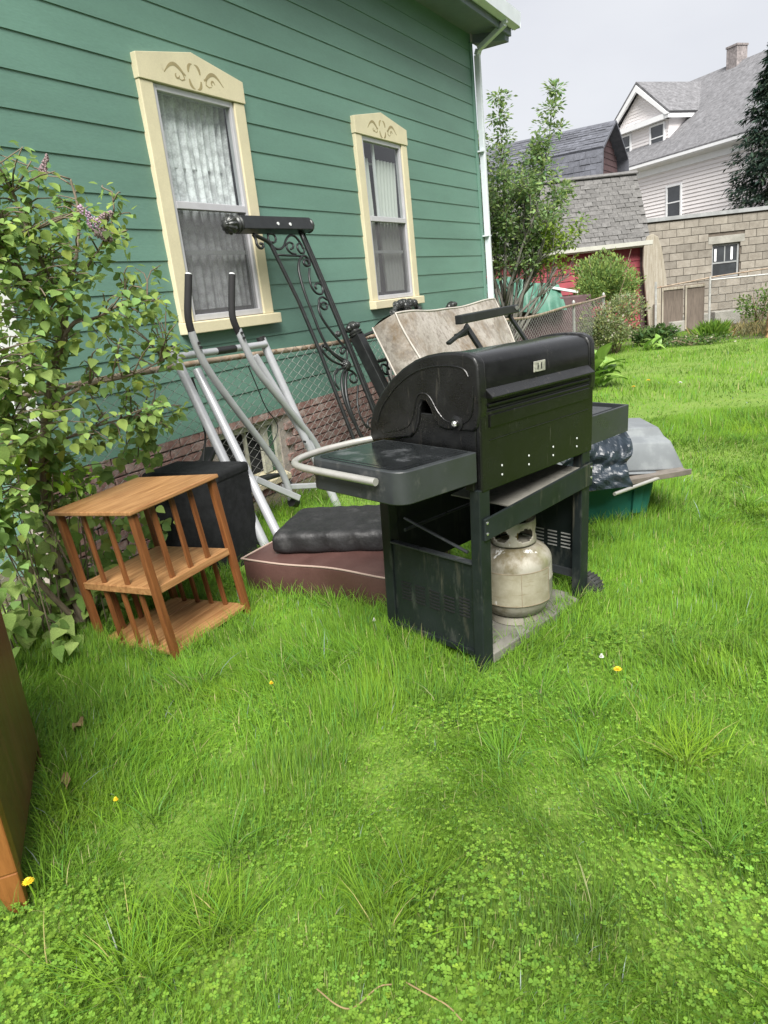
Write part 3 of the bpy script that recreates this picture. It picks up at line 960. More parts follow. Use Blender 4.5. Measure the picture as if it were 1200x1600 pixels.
for a, b, c, d in ((WX0 + t, wc - .015, wz + .02, WZ1 - t), (wc + .015, WX1 - t, wz + .02, WZ1 - t), (WX0 + t, WX1 - t, WZ0 + t, wz - .02)):
    m = MB(); m.box2((a, .09, c), (b, .10, d)); m.build('pane', 'window_dark', wn)
m = MB(); m.box2((WX0 + .1, .08, wz + .05), (WX0 + .16, .088, WZ1 - .12)); m.box2((WX1 - .22, .08, wz + .06), (WX1 - .16, .088, WZ1 - .1)); m.build('pale_curtain', 'white_trim', wn)

# --- leaning slab, loose blocks, panels behind the far fence
lp = yroot('leaning_plank', 'broad weathered plank with rounded top leaning at the garage corner', 'plank', 7.85, 19.6)
m = MB(); m.prism([(-.30 + .02, 0), (.30, 0), (.17, 1.3), (.05, 2.0), (-.05, 2.3), (-.2, 2.38), (-.33, 2.33), (-.42, 2.1), (-.44, 1.6)], lambda p, q, t: (p + .05, t + .05 - .0 * q, q), 0, .09)
m.build('board', 'weathered_plank', lp, bevel=.012)
m = MB(); m.box2((-.14, -.12, 0), (.02, .03, .62)); m.build('post_stub', 'weathered_plank', lp, bevel=.01)
for i, (xr, d, z0, sx, sz, tn, lab) in enumerate(((8.30, 18.6, 0, .86, .30, .1, 'low concrete slab lying under the far fence, beside the plank'), (9.02, 18.3, 0, .62, .34, -.1, 'pale concrete block under the far fence post, farthest from the plank'), (7.55, 17.7, 0, .55, .26, .35, 'dark grey stone block at the edge of the flower bed'))):
    b = yroot('stone_block', lab, 'block', xr, d, tn, 'loose blocks by the far fence')
    m = MB(); m.box2((-sx / 2, -.14, 0), (sx / 2, .14, sz)); m.build('body', 'concrete', b, bevel=.02)
fb = yroot('far_fence', 'chain link fence in front of the block building', 'fence', 7.9, 17.4)
m = MB(); m.tube([(-1.0, 0, 1.08), (0, 0, 1.16), (.3, 0, 1.19), (1.6, 0, 1.25), (4.5, 0, 1.45)], .018, 8); m.build('top_rail', 'rusty_rail', fb, smooth=True)
m = MB(); m.tube([(.28, .0, 1.13), (1.6, 0, 1.12), (4.5, 0, 1.14)], .02, 8); m.build('pipe_rail', 'galvanised', fb, smooth=True)
for x in (.28, 3.2, -1.0):
    m = MB(); m.tube([(x, 0, 0), (x, 0, 1.22)], .028, 8); m.build('post', 'galvanised', fb, smooth=True)
V, F = link_mesh(lambda s: (s, .02), .3, 4.4, .02, lambda s: 1.12, .09, .0035); np_mesh('wire_mesh', V, F, 4, 'galvanised', fb)
for i, (x0, x1) in enumerate(((-.78, -.26), (-.22, .25))):
    pn = yroot('fence_panel', ['brown weathered panel behind far fence, beside the plank', 'paler brown panel behind far fence, beside the fence post'][i], 'panel', 7.9 + (x0 + x1) / 2, 17.6, 0, 'panels behind the far fence')
    m = MB(); w = (x1 - x0) / 2; m.box2((-w, 0, .02), (w, .04, 1.08)); m.build('board', 'panel_brown', pn, bevel=.006)
    m = MB(); m.box2((-w, -.02, 1.0), (w, 0, 1.06)); m.box2((-w, -.02, .05), (-w + .04, 0, 1.0)); m.build('batten', 'weathered_plank', pn)

# green tarpaulin thrown over a frame behind the near fence
tp = yroot('green_tarp', 'pale green tarpaulin draped over a heap behind the fence', 'tarp', 3.3, 15.4)


def tarpf(u, v):
    x = -.85 + 1.75 * u
    top = 1.74 - .34 * u ** 1.3 - .02 * math.sin(u * 9)
    bot = 1.0 - .12 * u
    y = .35 - .55 * (1 - v) + .05 * math.sin(u * 26 + v * 2) + .03 * math.sin(u * 47 + 1 - v * 3)
    return (x, y, bot + (top - bot) * v - .03 * math.sin(u * 12))


m = MB(); m.sheet(tarpf, 60, 14); m.build('cloth', 'tarp_green', tp, smooth=True, angle=180)
m = MB(); m.box2((-.7, .1, 0), (1.5, .6, 1.16)); m.build('covered_heap', 'dark_red_board', tp, bevel=.03)  # heap given a dark colour for the shade behind the mesh
wb = yroot('white_board', 'narrow white board lying across the heap beside the green tarp', 'board', 4.25, 15.6)
m = MB(); m.bar((-.25, 0, 1.36), (.30, .1, 1.22), .12, .05); m.build('plank', 'corner_white', wb, bevel=.006)

# paper yard bags at the edge of the bed
for i, (xr, d, h, w, tn, lab) in enumerate(((8.35, 14.7, .80, .44, .2, 'upright brown paper yard bag by the far fence'), (8.05, 14.25, .36, .40, -.3, 'slumped brown paper bag in front of the upright one'))):
    b = yroot('paper_bag', lab, 'bag', xr, d, tn, 'paper yard bags')
    m = MB()
    rings = []
    for q in range(9):
        t = q / 8
        z = h * t; s = w * (1 - .25 * t ** 3) * (1 + .05 * math.sin(q * 2.2 + i))
        ring = []
        for k in range(16):
            a = 2 * PI * k / 16
            sx = math.copysign(abs(math.cos(a)) ** .5, math.cos(a)) * s / 2 + .02 * math.sin(k * 3 + q * 1.7); sy = math.copysign(abs(math.sin(a)) ** .5, math.sin(a)) * s * .36 * (1 - .6 * t) + .015 * math.cos(k * 5 + q)
            ring.append((sx + .06 * t * (1 if i else -1), sy, z + .015 * math.sin(k * 2.3 + q)))
        rings.append(ring)
    V = [p for rg in rings for p in rg]; F = [(q * 16 + k, q * 16 + (k + 1) % 16, (q + 1) * 16 + (k + 1) % 16, (q + 1) * 16 + k) for q in range(8) for k in range(16)] + [tuple(8 * 16 + k for k in range(16))]
    m.add(V, F); m.build('sack', 'paper_bag', b, smooth=True, angle=50)
    if i == 0:
        m = MB(); m.sheet(lambda u, v: (-.2 + .36 * u, -.185 + .02 * math.sin(u * 8) - .012, .14 + .12 * v + .03 * u), 8, 3); m.build('printed_band', 'print_blue', b)

# ------------------------------------------------------------------ trees and shrubs in the background
def tones(n, base, hv=.18, yv=.12):
    b = np.array(base)[None] * (1 + rng.normal(0, hv, (n, 1)))
    b = b * (1 + rng.normal(0, yv, (n, 1)) * np.array([[1.0, .3, -.5]]))
    return np.clip(b, .003, .9)


def grow(path_list, tips, p, d, L, r, depth, spread, shrink, nseg=4, up=.1, kids=(2, 4)):
    pts = [p.copy()]; q = p.copy(); dd = d.copy()
    for i in range(nseg):
        dd = (dd + Vector(np.random.default_rng(random.randrange(10**9)).normal(0, .10, 3)) + Vector((0, 0, up * .2))).normalized()
        q = q + dd * (L / nseg); pts.append(q.copy())
    path_list.append((pts, [r * (1 - .55 * i / nseg) for i in range(nseg + 1)]))
    if depth == 0:
        tips.append((pts, dd)); return
    if depth <= 2:
        tips.append((pts, dd))
    for k in range(random.randint(*kids)):
        t = random.uniform(.35, 1.0)
        b = pts[min(int(t * nseg), nseg)]
        ax = Vector(np.random.default_rng(random.randrange(10**9)).normal(0, 1, 3)).cross(dd).normalized()
        nd = (Matrix.Rotation(random.uniform(.5, 1.2) * spread, 3, ax) @ dd).normalized()
        grow(path_list, tips, b, nd, L * random.uniform(.55, .85) * shrink, r * .5, depth - 1, spread, shrink, nseg, up, kids)


def wood(paths, name, mt, parent, n=6):
    m = MB()
    for pts, rs in paths:
        m.tube(pts, rs, n if rs[0] > .02 else 4)
    return m.build(name, mt, parent, smooth=True, angle=180)


# slender tree beside the downspout
tr = yroot('garden_tree', 'slender many stemmed young tree beside the downspout', 'tree', 2.42, 12.6)
paths = []; tips = []
stems = [((.05, 0, .5), (.95, .2, .9), 1.5), ((.03, 0, 1.0), (.8, -.2, 1), 1.7), ((.0, 0, .8), (-.5, .1, 1), 1.2), ((.0, 0, 0), (-.10, .1, 1), 2.3), ((.02, 0, 0), (.12, -.1, 1), 2.5), ((.03, 0, .2), (.42, .1, 1), 2.2), ((0, 0, .3), (-.22, -.1, 1), 2.0), ((.02, 0, .5), (.55, -.1, .8), 1.5), ((.01, 0, .6), (.25, -.3, 1), 2.1), ((-.01, 0, .5), (-.05, -.2, 1), 2.4), ((0, 0, .9), (.02, .3, 1), 2.3), ((.02, 0, .9), (.62, .1, .42), 1.1), ((.02, 0, 1.0), (.7, -.1, .75), 1.3), ((.02, 0, 1.2), (.35, -.2, 1), 1.6), ((0, 0, 1.0), (-.25, .1, 1), 1.6), ((0, 0, 1.3), (-.12, -.2, 1), 1.7), ((.02, 0, 1.1), (.5, .2, .9), 1.4), ((.05, 0, .8), (.15, .1, 1), 1.9)]
for p, d, L in stems:
    grow(paths, tips, Vector(p), Vector(d).normalized(), L, .030, 2, .62, .62, 5, .5, (3, 5))
# leading shoots that stand out above the crown
for p, q in (((.15, .1, 2.3), (.10, .1, 4.35)), ((.55, 0, 2.4), (.98, 0, 4.35)), ((.35, -.1, 2.3), (.62, -.1, 3.6)), ((-.15, 0, 2.0), (-.28, 0, 3.75)), ((.5, 0, 1.9), (1.05, 0, 2.9))):
    p = Vector(p); q = Vector(q)
    pts = [p.lerp(q, i / 7) + Vector((random.uniform(-.03, .03), random.uniform(-.03, .03), 0)) for i in range(8)]
    paths.append((pts, [.016 * (1 - .8 * i / 7) for i in range(8)]))
    for i in range(2, 8):
        for _ in range(4):
            b = pts[i]; dd = Vector((random.uniform(-1, 1), random.uniform(-1, 1), random.uniform(.1, 1.0))).normalized(); L = .42 * (1.15 - i / 8)
            s = [b, b + dd * L * .5, b + dd * L + Vector((0, 0, -.03))]
            paths.append((s, [.005, .004, .003])); tips.append((s, dd))
wood(paths, 'trunk', 'bark_grey', tr)
pos = []; ax = []
for pts, dd in tips:
    n = random.randint(28, 40)
    for _ in range(n):
        t = random.uniform(.1, 1.0) * (len(pts) - 1); i = min(int(t), len(pts) - 2)
        p = pts[i].lerp(pts[i + 1], t - i)
        o = Vector((random.gauss(0, 1), random.gauss(0, 1), random.gauss(0, .8))) * .055
        pos.append(p + o); ax.append((o.normalized() + dd * .4 + Vector((0, 0, -.25))))
pos = np.array(pos); ax = np.array(ax)
keep = (pos[:, 2] > 1.72 + rng.normal(0, .10, len(pos))) & ((pos[:, 2] > 2.0) | (rng.random(len(pos)) < .6))
pos, ax = pos[keep], ax[keep]
print('tree leaves', len(pos))
fr = frames(ax, rand_unit(len(pos)) * .6 + np.array([0, 0, 1]))
yel = (pos[:, 0] > .55) & (pos[:, 2] < 2.4)
tn = tones(len(pos), (.25, .36, .14)); tn[yel] = tones(int(yel.sum()), (.24, .35, .06))  # leaf tone paled to hold some haze in the colour
V, F, C = scatter(LEAF_DIA, pos, fr, rng.uniform(.05, .10, len(pos)), tn)
np_mesh('crown', V, F, 3, 'leaf', tr, C)

# dark spruce behind the block building
sp = yroot('spruce_tree', 'tall dark spruce at the edge of the white house', 'tree', 14.65, 26.5)
m = MB(); m.tube([(0, 0, 0), (.05, 0, 5), (0, 0, 9)], [.2, .12, .02], 8); m.build('trunk', 'bark', sp, smooth=True)
pos = []; ax = []; szs = []
for lv in range(36):
    z = 1.6 + lv * .2; rad = min(1.55, 1.55 * max(8.9 - z, .05) / 3.9)
    for k in range(20):
        a = random.uniform(0, 2 * PI); rr = rad * random.uniform(.75, 1.08)
        for j in range(26):
            t = random.uniform(.25, 1.0)
            pt = np.array([math.cos(a) * rr * t, math.sin(a) * rr * t, z - .38 * t * t * rr / 1.5 + .12 * t ** 4])
            pt += rng.normal(0, .05, 3)
            pos.append(pt); ax.append(np.array([math.cos(a) + random.gauss(0, .6), math.sin(a) + random.gauss(0, .6), -.55 + random.gauss(0, .3)])); szs.append(random.uniform(.14, .27))
pos = np.array(pos); fr = frames(np.array(ax), rand_unit(len(pos)) * .5 + np.array([0, 0, 1]))
fr[:, :, 0] *= .55
V, F, C = scatter(LEAF_DIA, pos, fr, np.array(szs), tones(len(pos), (.042, .072, .050), .25))
np_mesh('crown', V, F, 3, 'leaf', sp, C)


def shrub(name, label, xr, d, rx, ry, rz, zc, n, base, size, stems_=9, lumps=7, group=None, flowers=0):
    s = yroot(name, label, 'shrub', xr, d, 0, group)
    paths = []
    cen = [np.array([0, 0, zc])] + [np.array([random.uniform(-.62, .62) * rx, random.uniform(-.6, .6) * ry, zc + random.uniform(-.55, .6) * rz]) for _ in range(lumps)]
    rad = [.72] + [random.uniform(.30, .52) for _ in range(lumps)]
    for i in range(stems_):
        e = Vector((random.uniform(-.9, .9) * rx, random.uniform(-.8, .8) * ry, zc + random.uniform(0, .95) * rz))
        b = Vector((random.uniform(-.1, .1), random.uniform(-.1, .1), 0))
        mid = b.lerp(e, .5) + Vector((0, 0, .08)); paths.append(([b, mid, e], [.014, .009, .003]))
    wood(paths, 'stems', 'dry_twig', s, 5)
    ci = rng.integers(0, len(cen), n)
    u = rand_unit(n); rr = rng.uniform(.45, 1.0, n) ** .5
    P = np.array([cen[i] for i in ci]) + u * rr[:, None] * np.array([rx, ry, rz])[None] * np.array([rad[i] for i in ci])[:, None]
    P += rng.normal(0, .04, P.shape)
    P = P[P[:, 2] > .03]
    a = P - np.array([0, 0, zc * .4]) + rng.normal(0, .5, P.shape)
    fr = frames(a, rand_unit(len(P)) * .7 + np.array([0, 0, .8]))
    tn = tones(len(P), base)
    if flowers:
        fl = rng.random(len(P)) < flowers; tn[fl] = tones(int(fl.sum()), (.45, .42, .32), .1, .03)
    V, F, C = scatter(LEAF_LONG if size > .06 else LEAF_DIA, P, fr, rng.uniform(.6, 1.25, len(P)) * size, tn)
    np_mesh('foliage', V, F, 3, 'leaf', s, C)
    return s


shrub('garden_shrub', 'rounded green shrub against the red garage', 5.35, 16.2, .90, .75, .64, 1.38, 8200, (.22, .32, .09), .075, lumps=10)
shrub('garden_shrub', 'lower pale tipped shrub in front of the fence end', 4.88, 14.3, .76, .6, .52, .60, 6200, (.25, .30, .13), .06, lumps=10, flowers=.12)
shrub('ground_plant', 'dark leafy plant spreading in the flower bed beside the shrubs', 5.85, 14.9, .62, .42, .22, .20, 900, (.09, .16, .045), .11)
shrub('vine_shrub', 'loose green plant growing through the far fence', 9.3, 17.3, .55, .2, .5, .45, 700, (.13, .22, .05), .08)
shrub('climbing_plant', 'green leafy growth at the picture edge above the far fence', 10.5, 17.0, .35, .3, .5, 1.35, 700, (.11, .2, .05), .08)
s = shrub('ground_plant', 'low spreading plant with small white flowers along the lawn edge', 6.3, 14.2, .95, .3, .10, .08, 900, (.10, .17, .05), .06, flowers=.16)
# grassy clump
gc = yroot('grass_clump', 'bushy clump of long green blades in the flower bed', 'plant', 7.05, 14.75)
n = 420
a = rng.uniform(0, 2 * PI, n); l = rng.uniform(.28, .5, n)
P = np.stack([rng.normal(0, .09, n), rng.normal(0, .07, n), np.zeros(n)], 1)
axv = np.stack([np.cos(a) * rng.uniform(.2, 1, n), np.sin(a) * rng.uniform(.2, 1, n), np.ones(n)], 1)
fr = frames(axv, rand_unit(n)); fr[:, :, 0] *= .18
V, F, C = scatter(LEAF_LONG, P, fr, l, tones(n, (.21, .36, .06))); np_mesh('blades', V, F, 3, 'leaf', gc, C)
# dry pale growth near the bags
dg = yroot('dry_grass_patch', 'pale dry grass patch beside the paper bags', 'grass', 7.95, 15.4)
dg['kind'] = 'stuff'
n = 700
P = np.stack([rng.normal(0, .35, n), rng.normal(0, .35, n), np.zeros(n)], 1); a = rng.uniform(0, 2 * PI, n)
axv = np.stack([np.cos(a) * .6, np.sin(a) * .6, np.ones(n)], 1); fr = frames(axv, rand_unit(n)); fr[:, :, 0] *= .12
V, F, C = scatter(LEAF_LONG, P, fr, rng.uniform(.12, .32, n), tones(n, (.34, .31, .15))); np_mesh('blades', V, F, 3, 'leaf', dg, C)


# hosta by the grill: every broad leaf its own piece
def hosta(name, label, xr, d, n, ln):
    h = yroot(name, label, 'plant', xr, d)
    mes = []
    for k in range(4):
        q = MB(); arch = .35 + .2 * k
        q.sheet(lambda u, v: ((u - .5) * .46 * math.sin(PI * min(.06 + v * .97, 1)) ** .75, v, .55 * v - arch * v * v + .12 * abs(u - .5)), 6, 8)
        me = q.mesh('leaf'); me.materials.append(MATS['hosta_%d' % (k % 2)])
        me.polygons.foreach_set('use_smooth', [True] * len(me.polygons)); mes.append(me)
    for i in range(n):
        a = 2.4 * i + random.uniform(-.3, .3); L = ln * random.uniform(.7, 1.15)
        up = random.uniform(.1, .75)
        piece('leaf', mes[i % 4], h, (.05 * math.cos(a) * (i % 5), .05 * math.sin(a) * (i % 5), .02 + .012 * i), (up, 0, a), (L, L, L))


mat('hosta_0', (.19, .34, .06), .4, var=.12, scale=5, stretch=(8, 1, 1), trans=.25)
mat('hosta_1', (.27, .42, .09), .4, var=.12, scale=5, stretch=(8, 1, 1), trans=.25)
hosta('hosta_plant', 'bright green broad leaved hosta beyond the grill lid', 3.22, 10.1, 26, .42)
hosta('hosta_plant', 'small dark hosta in front of the shrubs', 5.5, 14.0, 12, .26)

# ------------------------------------------------------------------ house across the yard, mirrored in the windows and the hood
nb = thing('neighbour_house', 'grey clapboard house across the yard, mirrored in the green house windows', 'house', (6.6, 2.0, 0))
mat('grey_clapboard', (.30, .30, .30), .6, var=.06, objvar=.04)
q = MB(); q.box2((.03, -9, 0), (7, 8, 6.2)); q.build('wall', 'grey_clapboard', nb)
z = .5
while z < 6.1:
    q = MB(); q.hexa([(-.03, -9, z), (.03, -9, z), (.03, 8, z), (-.03, 8, z), (.012, -9, z + .16), (.03, -9, z + .16), (.03, 8, z + .16), (.012, 8, z + .16)]); q.build('siding_board', 'grey_clapboard', nb); z += .16
q = MB(); q.prism([(-.5, 6.15), (3.5, 9.2), (7.5, 6.15), (7.5, 6.3), (3.5, 9.4), (-.5, 6.3)], lambda p, w_, t: (p, t, w_), -9.3, 8.3); q.build('roof', 'roof_shingle_dark', nb)
for y0 in (-6.0, -1.5, 2.6, 5.6):
    for z0 in (1.3, 4.0):
        q = MB(); q.box2((-.07, y0 - .1, z0 - .1), (-.031, y0 + 1.0, z0 + 1.7)); w_ = q.build('window', 'white_trim', nb)
        q = MB(); q.box2((-.075, y0, z0), (-.0701, y0 + .9, z0 + 1.6)); q.build('pane', 'window_dark', w_)

# ------------------------------------------------------------------ gas grill
mat('enamel_black', (.006, .0063, .0062), .22, var=.3, scale=7, rvar=.07, spec=.35, stains=[((.018, .018, .017), 22, .58, .74, (1, 1, 1)), ((.07, .07, .065), 60, .70, .75, (1, 1, 1)), ((.05, .048, .042), 9, .62, .74, (6, 6, .5))], fine=.3, fscale=200)
mat('cast_black', (.006, .0063, .0062), .33, var=.3, scale=9, rvar=.14, stains=[((.025, .025, .023), 30, .60, .78, (1, 1, 1)), ((.10, .10, .09), 75, .69, .74, (1, 1, 1)), ((.06, .055, .045), 8, .60, .74, (5, 5, .5))], bump=.12, bscale=160)
mat('frame_green_black', (.011, .0155, .0155), .42, var=.2, scale=5, rvar=.12, stains=[((.055, .06, .052), 12, .57, .75, (1, 1, .4)), ((.10, .10, .085), 55, .68, .74, (1, 1, 1)), ((.07, .068, .05), 5, .60, .74, (3, 3, .4))], spec=.4)
mat('shelf_grey', (.030, .034, .036), .36, var=.2, scale=6, rvar=.16, stains=[((.10, .10, .095), 9, .58, .74, (1, 1, 1))], spec=.5)
mat('wet_top', (.014, .016, .017), .16, var=.3, scale=6, rvar=.10, stains=[((.09, .095, .10), 6, .55, .66, (1, 1, 1))], spec=.6)
mat('dusty_tray', (.15, .145, .125), .7, var=.2, scale=8, stains=[((.05, .05, .045), 9, .55, .7, (1, 1, 1))])
mat('bright_bar', (.50, .49, .455), .38, var=.08, metal=.55, scale=12, stains=[((.40, .38, .33), 30, .62, .75, (1, 1, 1))])
mat('steel_bright', (.75, .75, .72), .25, metal=.9, var=.1)
mat('slot_dark', (.004, .005, .005), .8, var=.2)
mat('pale_spot', (.70, .72, .72), .5, var=.1)
mat('label_plate', (.42, .41, .36), .45, metal=.3, var=.3, scale=40, stains=[((.06, .06, .055), 60, .55, .66, (1, 1, 1))])
mat('wheel_rubber', (.025, .027, .025), .75, var=.25, scale=20)

grill = thing('gas_grill', 'black gas grill cart with closed hood and a folding side shelf', 'grill', (-1.085, 2.467, 0), (.035, .017, 1.306))


def lb(name, m_, lo, hi, bev=.003, parent=None):
    q = MB(); q.box2(lo, hi); return q.build(name, m_, parent or grill, bevel=bev)


GW, GD = .815, .56
lb('leg', 'frame_green_black', (-.022, 0, -.02), (.044, .05, .80), .004)
lb('leg', 'frame_green_black', (GW - .07, .002, .06), (GW, .05, .79), .004)
lb('leg', 'frame_green_black', (-.02, GD - .055, .0), (.035, GD, .82), .004)
lb('leg', 'frame_green_black', (GW - .055, GD - .05, .05), (GW, GD, .82), .004)
# side panels with pressed louvres
pl = lb('side_panel', 'frame_green_black', (-.010, .05, .085), (.004, GD - .055, .485), .002)
lb('panel_flange', 'frame_green_black', (-.024, .05, .075), (-.0105, GD - .055, .10), .002, pl)
lb('panel_lip', 'shelf_grey', (-.024, .05, .484), (.010, GD - .055, .492), .001, pl)
for gx in range(5):
    for gz in range(6):
        if gx in (3, 4) and gz == 5 and random.random() < .4:
            continue
        y0 = .462 - gx * .083
        z0 = .225 + gz * .0155 + (.0 if gx < 3 else .012)
        lb('louvre', 'slot_dark', (-.0125, y0 - .056, z0), (-.0095, y0, z0 + .007), 0, pl)
pr = lb('side_panel', 'frame_green_black', (GW - .016, .05, .16), (GW - .004, GD - .05, .70), .002)
lb('panel_flange', 'shelf_grey', (GW - .03, .05, .15), (GW - .017, GD - .05, .19), .002, pr)
for gx in range(5):
    for gz in range(5):
        y0 = .09 + gx * .075
        z0 = .29 + gz * .018
        lb('louvre', 'galvanised', (GW - .0185, y0, z0), (GW - .0155, y0 + .052, z0 + .006), 0, pr)
lb('rear_panel', 'frame_green_black', (.036, GD - .012, .30), (GW - .056, GD - .002, .80), .002)
q = MB(); q.tube([(.02, .10, .515), (.02, .45, .60)], .007, 8); q.tube([(.03, .46, .54), (GW - .06, .46, .54)], .008, 8); q.build('brace_rod', 'shelf_grey', grill, smooth=True)
# cross bar, tray, bottom rail
q = MB(); q.hexa([(-.004, -.012, .592), (GW, -.012, .63), (GW, .0, .63), (-.004, .0, .592), (-.004, -.012, .682), (GW, -.012, .737), (GW, .0, .737), (-.004, .0, .682)])
q.build('cross_bar', 'frame_green_black', grill, bevel=.003)
for u_, z_ in ((.008, .665), (.008, .62), (GW - .012, .715), (GW - .012, .665)):
    q = MB(); q.lathe([(.0065, 0), (.0065, .002), (.003, .004)], 10, Matrix.Translation((u_, -.012, z_)) @ Matrix.Rotation(PI / 2, 4, 'X')); q.build('screw', 'steel_bright', grill, smooth=True)
q = MB(); q.hexa([(.20, .006, .676), (GW - .07, .006, .716), (GW - .07, .33, .716), (.20, .33, .676), (.20, .006, .682), (GW - .07, .006, .722), (GW - .07, .33, .722), (.20, .33, .682)]); q.build('drip_shelf', 'dusty_tray', grill)
lb('bottom_tray', 'dusty_tray', (.13, .05, .05), (GW - .03, GD - .06, .064), .003)
q = MB(); q.hexa([(.044, -.004, .03), (GW - .09, -.004, .03), (GW - .09, .045, .03), (.044, .045, .03), (.044, -.004, .075), (GW - .09, -.004, .075), (GW - .09, .045, .083), (.044, .045, .083)])
q.build('bottom_rail', 'dusty_tray', grill, bevel=.003)
lb('bottom_rail', 'dusty_tray', (.10, .05, .025), (.135, GD - .06, .049), .002)
# fire box
q = MB(); q.hexa([(.02, .022, .80), (GW - .01, .022, .80), (GW - .01, .44, .80), (.02, .44, .80), (.01, .022, 1.09), (GW, .022, 1.09), (GW, .565, 1.0), (.01, .565, 1.0)])
q.build('fire_box', 'cast_black', grill, bevel=.006)
lb('fire_box_side', 'cast_black', (-.004, .022, .93), (.009, .575, 1.08), .004)
fp = lb('front_panel', 'enamel_black', (-.008, -.004, .79), (GW + .005, .020, 1.102), .006)
fi = lb('raised_panel', 'enamel_black', (.045, -.010, 1.035), (GW - .04, -.004, 1.085), .004, fp)
lb('panel_crease', 'cast_black', (.045, -.0065, .985), (GW - .04, -.0042, .989), .001, fp)
for u_ in (.121, .307, .490, .683):
    for z_ in (.873, .836):
        q = MB(); q.lathe([(.0042, 0), (.0042, .0015)], 10, Matrix.Translation((u_, -.0042, z_)) @ Matrix.Rotation(PI / 2, 4, 'X')); q.build('bolt_hole', 'pale_spot', fp)  # holes drawn as pale discs
# hood: curved shell, two cast ends, front lip, maker's plate
arc = [(.588, .945), (.583, 1.02), (.555, 1.085), (.506, 1.145), (.442, 1.205), (.375, 1.25), (.31, 1.282), (.25, 1.30), (.19, 1.310), (.117, 1.314), (.05, 1.310), (.018, 1.296), (.004, 1.27), (.0, 1.20), (-.004, 1.112)]
cx, cz = .28, 1.05
inner = [(p + (cx - p) * .045, q_ + (cz - q_) * .06) for p, q_ in arc]
q = MB()
n = len(arc)
V = [(.03, p, z_) for p, z_ in arc] + [(GW - .028, p, z_) for p, z_ in arc] + [(.03, p, z_) for p, z_ in inner] + [(GW - .028, p, z_) for p, z_ in inner]
F = []
for i in range(n - 1):
    F += [(i, i + 1, n + i + 1, n + i), (2 * n + i, 3 * n + i, 3 * n + i + 1, 2 * n + i + 1)]
    F += [(i, 2 * n + i, 2 * n + i + 1, i + 1), (n + i, n + i + 1, 3 * n + i + 1, 3 * n + i)]
F += [(0, n, 3 * n, 2 * n), (n - 1, 3 * n - 1, 4 * n - 1, 2 * n - 1)]
q.add(V, F)
hood = q.build('hood', 'enamel_black', grill, smooth=True, angle=50)
out_ = [(cx + (p - cx) * 1.022, cz + (z_ - cz) * 1.03) for p, z_ in arc]
endp = out_ + [(.004, 1.045), (.03, 1.026), (.165, 1.022), (.20, 1.03), (.225, 1.06), (.245, 1.105), (.262, 1.128), (.282, 1.128), (.296, 1.105), (.305, 1.05), (.325, 1.0), (.355, .975), (.575, .935)]


def endcap(u0, u1, nm):
    q = MB(); q.prism(endp, lambda p, z_, t: (t, p, z_), u0, u1)
    e = q.build(nm, 'cast_black', hood, bevel=.010, seg=3, smooth=True, angle=60)
    return e


ec = endcap(-.014, .034, 'hood_end')
endcap(GW - .032, GW + .016, 'hood_end')
# raised rib on the near cast end
rib = [(cx + (p - cx) * .86, cz + (z_ - cz) * .84) for p, z_ in arc[1:-2]]
q = MB(); q.tube(smooth_path([(-.015, p, z_) for p, z_ in rib], 1), .0035, 6); q.tube(smooth_path([(-.015, p, z_) for p, z_ in [(.02, 1.20), (.03, 1.06), (.15, 1.05), (.2, 1.09), (.235, 1.15), (.27, 1.165), (.31, 1.15), (.33, 1.06), (.37, 1.01), (.52, .98)]], 2), .003, 6)
q.build('cast_rib', 'cast_black', hood, smooth=True)
q = MB(); q.lathe([(.030, 0), (.030, .006), (.018, .010), (.014, .018)], 16, Matrix.Translation((-.014, .104, 1.055)) @ Matrix.Rotation(-PI / 2, 4, 'Y')); q.build('pivot_boss', 'cast_black', hood, smooth=True)
q = MB(); q.lathe([(.012, 0), (.012, .004), (.007, .009)], 14, Matrix.Translation((-.030, .104, 1.055)) @ Matrix.Rotation(-PI / 2, 4, 'Y')); q.build('pivot_bolt', 'steel_bright', hood, smooth=True)
q = MB(); q.hexa([(.03, -.034, 1.148), (GW - .04, -.034, 1.148), (GW - .04, -.002, 1.150), (.03, -.002, 1.150), (.03, -.036, 1.156), (GW - .04, -.036, 1.156), (GW - .04, -.001, 1.185), (.03, -.001, 1.185)])
q.build('handle_ledge', 'cast_black', hood, bevel=.002)
lb('seam_strip', 'slot_dark', (.0, -.007, 1.104), (GW, .01, 1.112), 0, hood)
lb('lower_lip', 'enamel_black', (.03, -.016, 1.118), (GW - .05, -.005, 1.128), .002, hood)
q = MB(); q.box2((.347, -.0045, 1.205), (.43, -.0005, 1.248)); lab = q.build('maker_plate', 'label_plate', hood, bevel=.002)
for u_ in (.372, .398):
    lb('plate_mark', 'slot_dark', (u_, -.0056, 1.214), (u_ + .006, -.0046, 1.240), 0, lab)


# near side shelf with rounded corners
def rrect(u0, u1, v0, v1, r, n=6, corners=(1, 1, 1, 1)):
    P = []
    for (cu, cv, a0, c) in ((u0, v0, PI, 0), (u1, v0, 1.5 * PI, 1), (u1, v1, 0, 2), (u0, v1, .5 * PI, 3)):
        rr = r if corners[c] else .004
        su = cu + rr if cu == u0 else cu - rr
        sv = cv + rr if cv == v0 else cv - rr
        P += [(su + rr * math.cos(a0 + .5 * PI * k / n), sv + rr * math.sin(a0 + .5 * PI * k / n)) for k in range(n + 1)]
    return P


